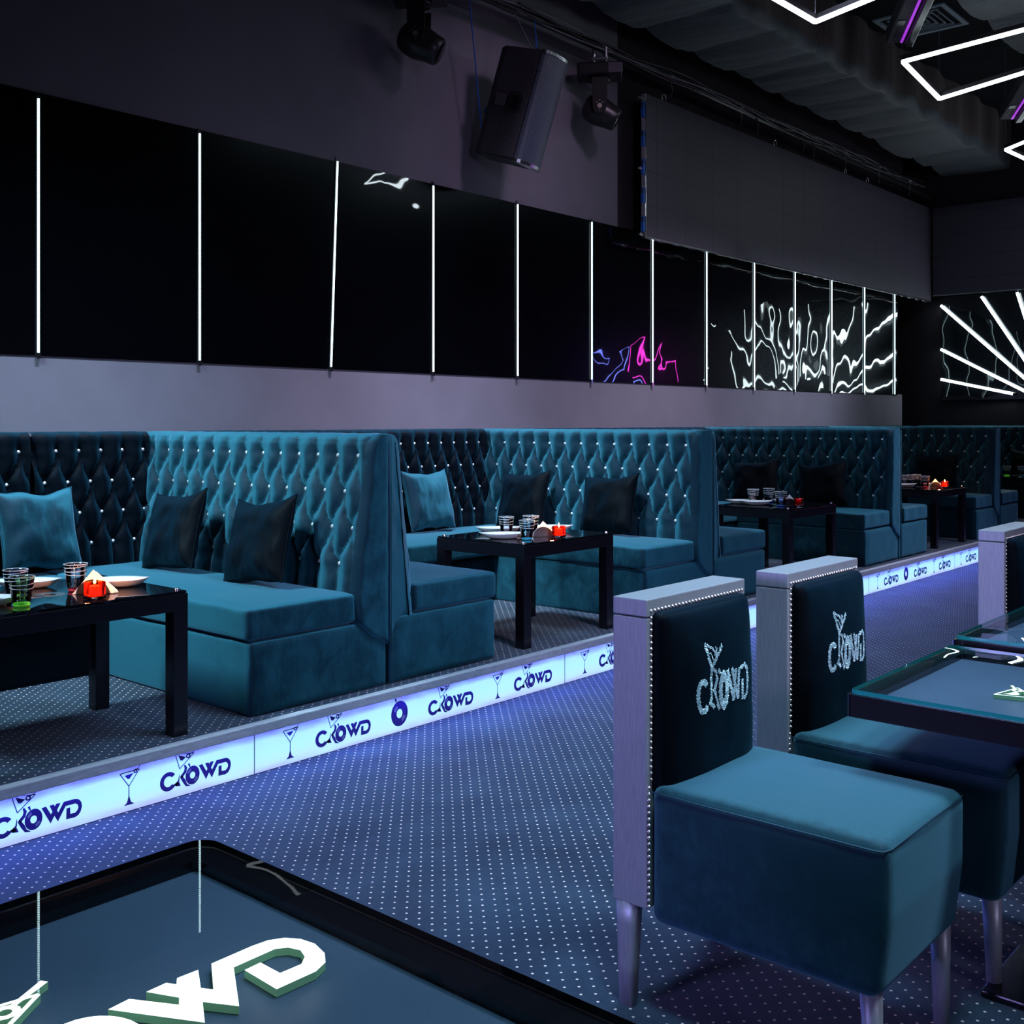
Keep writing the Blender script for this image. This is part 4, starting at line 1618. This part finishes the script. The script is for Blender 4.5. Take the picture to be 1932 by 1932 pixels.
# magenta neon sign farther along the end wall (seen mirrored in the black panelling)
s = thing('neon_sign', 'magenta and blue neon sign on the end wall, seen reflected in the black panelling', 'neon sign', (XE - 0.04, 0.6, 2.3))
bm = B()
tube(bm, [(0, 0.9, -0.35), (0, 0.9, 0.35), (0, 0.3, 0.35), (0, 0.3, -0.35)], 0.02, 8)
obj('outer_tube', bm, M['neon_magenta'], s, True)
bm = B()
tube(bm, [(0, 0.1, -0.3), (0, 0.1, 0.3), (0, -0.5, 0.3), (0, -0.1, 0.0), (0, -0.5, -0.3), (0, 0.1, -0.3)], 0.02, 8)
obj('inner_tube', bm, M['neon_blue'], s, True)

# ================================================================== HANGING LED SCREENS
s = thing('video_screen', 'long dark LED video wall hanging above the black panelling', 'video screen', (0, 5.5, 0))
bm = B()
box(bm, 8.33, 15.45, 0.10, 0.16, 3.12, 4.42)
obj('screen_face', bm, M['screen'], s)
bm = B()
for k in range(5):
    z0 = 3.12 + k * 0.26
    box(bm, 8.285, 8.325, 0.10, 0.13, z0 + 0.04, z0 + 0.18)
obj('blue_latch', bm, M['blue_plastic'], s)
bm = B()
box(bm, 8.312, 8.33, 0.10, 0.14, 3.10, 4.42)
for z_ in (3.12, 3.72, 4.36):
    box(bm, 8.24, 8.33, 0.11, 0.13, z_, z_ + 0.02)
obj('edge_frame', bm, M['chrome'], s)
bm = B()
for k in range(5):
    z0 = 3.25 + k * 0.26
    for q in range(3):
        box(bm, 8.27, 8.31, 0.10, 0.12, z0 + 0.015 * q, z0 + 0.015 * q + 0.006)
obj('connector', bm, M['black_metal'], s)
bm = B()
random.seed(4)
box(bm, 8.33, 15.45, 0.095, 0.12, 3.100, 3.116)
for k in range(26):
    x = 8.5 + k * 0.265
    tube(bm, [(x, 0.10, 3.10), (x + 0.05, 0.09, 3.088), (x + 0.12, 0.09, 3.092 + random.random() * 0.01)], 0.003, 5)
obj('bottom_rail', bm, M['chrome'], s)
s2 = thing('video_screen', 'dark video screen hanging on the end wall above the sunburst', 'video screen', (15.4, 0, 0))
bm = B()
box(bm, 0.06, 0.12, -2.0, 5.58, 3.20, 4.42)
obj('screen_face', bm, M['screen'], s2)
bm = B()
box(bm, 0.055, 0.075, -2.0, 5.58, 3.185, 3.20)
obj('bottom_rail', bm, M['steel'], s2)

# rigging pipe with cables and hooks
PY, PZZ = 5.55, 4.62
rp = thing('rigging_pipe', 'long black rigging pipe with cables under the fabric duct', 'pipe', (0, PY, PZZ))
bm = B()
tube(bm, [(3.0, 0, 0.03), (9, 0, 0.0), (15.3, 0, -0.07)], 0.035, 12)
obj('pipe', bm, M['black_metal'], rp, True)
random.seed(11)
for c_ in range(5):
    bm = B()
    pts = []
    x = 5.2 + c_ * 0.3
    while x < 15:
        pts.append((x, -0.045 + 0.02 * math.sin(x * 3 + c_), 0.03 * math.sin(x * 2.1 + c_ * 2) + 0.012 * c_ - 0.02))
        x += 0.18
    tube(bm, pts, 0.006 if c_ % 2 else 0.009, 6)
    obj('cable', bm, M['cable_grey'] if c_ % 2 else M['cable'], rp, True)
bm = B()
for x in (8.6, 9.9, 11.3, 12.4, 13.4, 14.4):
    tube(bm, [(x, -0.04, -0.04), (x + 0.03, -0.04, -0.12), (x, -0.04, -0.19)], 0.005, 5)
    tube(bm, [(x, -0.035, 0.0), (x, -0.05, 0.02)], 0.03, 8)
obj('strap', bm, M['cable_grey'], rp)
for x in (8.65, 10.85, 12.65, 13.3):
    bm = B()
    tube(bm, [(0.035 * math.cos(a), 0, 0.035 * math.sin(a)) for a in [i * math.pi / 8 for i in range(16)]], 0.008, 6, closed=True)
    o = obj('lifting_eye', bm, M['chrome'], s, True)
    o.location = (x, 0.12, 4.455)
bm = B()
for x in (10.2, 11.5):
    tube(bm, [(x, -0.03, 0.02), (x + 0.05, -0.05, -0.10), (x + 0.03, -0.05, -0.24)], 0.012, 6)
obj('loose_cable', bm, M['drape_brown'], rp)


# ================================================================== MOVING HEADS
def moving_head(label, x, yaw, ztop):
    s = thing('moving_head_light', label, 'stage light', (x, PY - 0.02, ztop), R(yaw), 'moving head stage lights')
    bm = B()
    box(bm, -0.19, 0.19, -0.13, 0.13, -0.15, -0.04, 0.02, 3)
    base = obj('base', bm, M['black_metal'], s, True)
    for p in base.data.polygons:
        p.use_smooth = False
    bm = B()
    box(bm, 0.07, 0.192, -0.137, -0.129, -0.14, -0.055, 0.003)
    obj('display', bm, M['screen'], base)
    bm = B()
    tube(bm, [(-0.05, 0, -0.04), (-0.05, 0, 0.12)], 0.018, 8)
    tube(bm, [(0.05, 0, -0.04), (0.05, 0, 0.12)], 0.018, 8)
    box(bm, -0.07, 0.07, -0.04, 0.04, 0.0, 0.025, 0.004)
    obj('clamp', bm, M['steel'], s)
    bm = B()
    lathe(bm, [(0, -0.15), (0.09, -0.15), (0.09, -0.18), (0, -0.185)], 24)
    obj('turntable', bm, M['black_metal'], s, True)
    for sy_ in (-1, 1):
        bm = B()
        pts = [(-0.065, -0.18), (0.065, -0.18), (0.058, -0.42)] + arc(0, -0.42, 0.058, 0.062, 0, -180, 12)[1:]
        prism(bm, [(a, b) for a, b in pts], 'y', sy_ * 0.135 - 0.012, sy_ * 0.135 + 0.012)
        arm = obj('yoke_arm', bm, M['black_metal'], s)
        bm = B()
        tube(bm, [(0, sy_ * 0.146, -0.42), (0, sy_ * 0.152, -0.42)], 0.02, 12)
        for (a, b) in ((-0.025, -0.39), (0.025, -0.39), (0, -0.375), (0, -0.455)):
            tube(bm, [(a, sy_ * 0.146, b), (a, sy_ * 0.150, b)], 0.005, 6)
        obj('pivot_bolt', bm, M['nail'], arm)
    bm = B()
    t = bmesh.new()
    lathe(t, [(0, 0.17), (0.085, 0.17), (0.10, 0.155), (0.105, 0.10), (0.115, 0.05), (0.125, 0.0), (0.12, -0.07), (0.10, -0.12), (0.06, -0.145), (0, -0.15)], 28)
    merge(bm, t, Matrix.Translation((0, 0, -0.43)) @ Matrix.Rotation(R(118), 4, 'Y'))
    head = obj('lamp_head', bm, M['black_metal'], s, True)
    bm = B()
    t = bmesh.new()
    lathe(t, [(0, 0.174), (0.072, 0.172), (0.078, 0.168)], 28)
    merge(bm, t, Matrix.Translation((0, 0, -0.43)) @ Matrix.Rotation(R(118), 4, 'Y'))
    obj('lens', bm, M['black_glass'], head, True)
    return s


moving_head('black moving head light at the top, left of the loudspeaker', 5.38, -54, 4.53)
moving_head('black moving head light right of the hanging loudspeaker', 7.52, -54, 4.50)

# ================================================================== LOUDSPEAKER
s = thing('loudspeaker', 'large tilted black loudspeaker hanging in front of the wall', 'loudspeaker', (6.32, 5.36, 3.80))
s.rotation_euler = (Matrix.Rotation(R(-74), 4, 'Z') @ Matrix.Rotation(R(17), 4, 'Y') @ Matrix.Rotation(R(0), 4, 'X')).to_euler()
H2 = 0.41
# plan outline (x = front direction), trapezoid with round front
plan = [(-0.26, -0.11), (-0.20, -0.15), (0.10, -0.20), (0.15, -0.20)] + arc(0.13, 0, 0.12, 0.20, -75, 75, 10) + [(0.15, 0.20), (0.10, 0.20), (-0.20, 0.15), (-0.26, 0.11)]
cab = [(x, y) for x, y in plan if x <= 0.151 or True]
bm = B()
prism(bm, [(-0.26, -0.11), (-0.21, -0.15), (0.13, -0.205), (0.13, 0.205), (-0.21, 0.15), (-0.26, 0.11)], 'z', -H2, H2)
bmesh.ops.bevel(bm, geom=bm.edges[:], offset=0.015, segments=2, affect='EDGES')
cabinet = obj('cabinet', bm, M['speaker_paint'], s)
bm = B()
ol = [(0.125, -0.20)] + arc(0.125, 0, 0.10, 0.20, -85, 85, 14) + [(0.125, 0.20)]
prism(bm, ol, 'z', -H2 + 0.01, H2 - 0.01)
def grille():
    m, nt, N, L, p = newmat('speaker_grille')
    v = N.new('ShaderNodeTexVoronoi')
    v.inputs['Scale'].default_value = 110
    nt.links.new(coord(nt), v.inputs['Vector'])
    L.new(ramp(nt, v.outputs['Distance'], [(0.25, (0.01, 0.012, 0.02)), (0.45, (0.03, 0.037, 0.06))]), p.inputs['Base Color'])
    p.inputs['Roughness'].default_value = 0.45
    return m
obj('grille', bm, grille(), s, False)
for z_ in (-H2 + 0.005, H2 - 0.005):
    bm = B()
    prism(bm, [(a + 0.004 if a > 0.126 else a, b * 1.02) for a, b in ol], 'z', z_ - 0.012, z_ + 0.012)
    obj('grille_rim', bm, M['steel'], s)
bm = B()
yk = -0.186
def hp(pts, y0_, y1_):
    prism(bm, pts, 'y', y0_, y1_)
hp([(-0.04, -0.07), (0.05, -0.07), (0.07, -0.03), (0.07, 0.05), (0.045, 0.08), (-0.04, 0.08)], -0.197, -0.17)
h_ = obj('side_handle', bm, M['black_metal'], cabinet)
bm = B()
hp([(-0.015, -0.045), (0.030, -0.045), (0.045, -0.02), (0.045, 0.03), (0.025, 0.055), (-0.015, 0.055)], -0.1985, -0.19)
obj('handle_recess', bm, M['wall_black'], h_)
bm = B()
box(bm, -0.16, -0.07, -0.19, -0.16, -0.04, 0.05, 0.004)
obj('bracket_plate', bm, M['speaker_paint'], cabinet)
bm = B()
for (a, b, c_) in ((-0.02, 0.0, H2), (-0.24, -0.1, -H2 + 0.12), (-0.06, 0.05, H2)):
    tube(bm, [(a + 0.022 * math.cos(t), b, c_ + 0.022 + 0.022 * math.sin(t)) for t in [i * math.pi / 8 for i in range(16)]], 0.005, 6, closed=True)
obj('eye_bolt', bm, M['chrome'], cabinet, True)
bm = B()
box(bm, -0.29, -0.24, -0.08, -0.04, -0.10, -0.06, 0.004)
obj('blue_connector', bm, M['blue_plastic'], cabinet)
for i, (p0, p1) in enumerate((((6.34, 5.27, 4.20), (6.40, 5.54, 4.62)), ((6.36, 5.26, 4.20), (6.66, 5.54, 4.62)), ((6.137, 5.62, 3.59), (5.92, 5.56, 4.63)))):
    bm = B()
    tube(bm, [p0, p1], 0.005, 5)
    o = obj('steel_cable', bm, M['blue_plastic'] if i else M['cable_grey'])
    setp(o, ['thin steel cable from the loudspeaker top to the pipe, left one', 'thin blue safety cable from the loudspeaker top to the pipe', 'long thin cable at the back of the loudspeaker, on its left'][i], 'cable', 'suspension cables of the loudspeaker')


# ================================================================== CEILING: glowing frames, vent, beam bars
def led_frame(label, pts, zs_):
    s = thing('glowing_frame', label, 'ceiling light', (pts[0][0], pts[0][1], zs_), 0, 'glowing ceiling light frames')
    P = [Vector((p[0] - pts[0][0], p[1] - pts[0][1], 0)) for p in pts]
    n = len(P)
    for i in range(n):
        a, b = P[i], P[(i + 1) % n]
        bm = B()
        t = bmesh.new()
        L_ = (b - a).length
        box(t, 0, L_, -0.012, 0.012, -0.012, 0.014, 0.003)
        merge(bm, t, Matrix.Translation(a) @ (b - a).to_track_quat('X', 'Z').to_matrix().to_4x4())
        tb = obj('light_bar', bm, M['frame_tube'], s)
        bm = B()
        t = bmesh.new()
        box(t, 0, L_, -0.020, 0.020, 0.014, 0.05)
        merge(bm, t, Matrix.Translation(a) @ (b - a).to_track_quat('X', 'Z').to_matrix().to_4x4())
        obj('housing', bm, M['black_metal'], tb)
        bm = B()
        tube(bm, [a, a + Vector((0, 0, 5.5 - zs_))], 0.002, 4)
        obj('hanging_wire', bm, M['cable_grey'], s)
    return s


led_frame('glowing white ceiling frame in the upper right, with two corners in view', [(8.933, 3.472), (10.182, 3.617), (9.491, 1.674), (8.701, 1.697)], 4.4)
led_frame('glowing white ceiling frame cut off by the top edge', [(7.617, 3.618), (6.563, 3.642), (6.30, 2.75), (7.379, 2.879)], 4.4)
led_frame('small glowing frame corner at the right picture edge, lowest of the ceiling frames', [(12.566, 3.747), (14.298, 3.637), (13.9, 2.9), (12.08, 3.173)], 4.4)

s = thing('air_vent', 'square louvred air vent in the black ceiling', 'vent', (11.11, 4.13, 5.482))
bm = B()
for (h0, h1) in ((0.31, 0.36),):
    for k in range(4):
        t = bmesh.new()
        prism(t, [(-h1, -h1), (h1, -h1), (h0, -h0), (-h0, -h0)], 'z', 0.0, 0.02)
        merge(bm, t, Matrix.Rotation(R(90 * k), 4, 'Z'))
obj('outer_frame', bm, M['vent_paint'], s)
bm = B()
for h1 in (0.25, 0.19, 0.13, 0.07):
    for k in range(4):
        t = bmesh.new()
        prism(t, [(-h1, -h1), (h1, -h1), (h1 - 0.012, -h1 + 0.012), (-h1 + 0.012, -h1 + 0.012)], 'z', 0.0, 0.015)
        merge(bm, t, Matrix.Rotation(R(90 * k), 4, 'Z'))
obj('louvre', bm, M['vent_paint'], s)


def beam_bar(label, a, b):
    a, b = Vector(a), Vector(b)
    L_ = (b - a).length
    s = thing('beam_bar_light', label, 'stage light', a, 0, 'purple beam bar lights')
    s.rotation_euler = (b - a).to_track_quat('X', 'Z').to_euler()
    bm = B()
    box(bm, 0, L_, -0.11, 0.11, 0.0, 0.13, 0.012)
    body = obj('body', bm, M['speaker_paint'], s)
    bm = B()
    box(bm, 0.03, L_ - 0.03, 0.0, 0.018, -0.012, 0.004)
    obj('purple_strip', bm, M['purple_light'], body)
    bm = B()
    box(bm, 0.02, L_ - 0.02, 0.035, 0.10, -0.05, -0.002, 0.01)
    obj('lens_bar', bm, M['black_metal'], body)
    bm = B()
    for k in range(6):
        tube(bm, [(0.12 + k * 0.03, -0.06, -0.004), (0.12 + k * 0.03, -0.06, 0.0)], 0.008, 6)
    box(bm, 0.32, 0.40, -0.09, -0.03, -0.006, 0.0)
    obj('control_knobs', bm, M['black_metal'], body)
    bm = B()
    tube(bm, [(L_ / 2, 0, 0.12), (L_ / 2, 0, 0.9)], 0.018, 8)
    obj('hanger', bm, M['black_metal'], s)


beam_bar('purple-lit beam bar hanging before the air vent', (8.99, 3.52, 4.58), (8.1, 2.95, 4.72))
beam_bar('purple-lit beam bar at the right picture edge below the glowing frame', (11.9, 3.50, 4.55), (10.9, 2.95, 4.66))
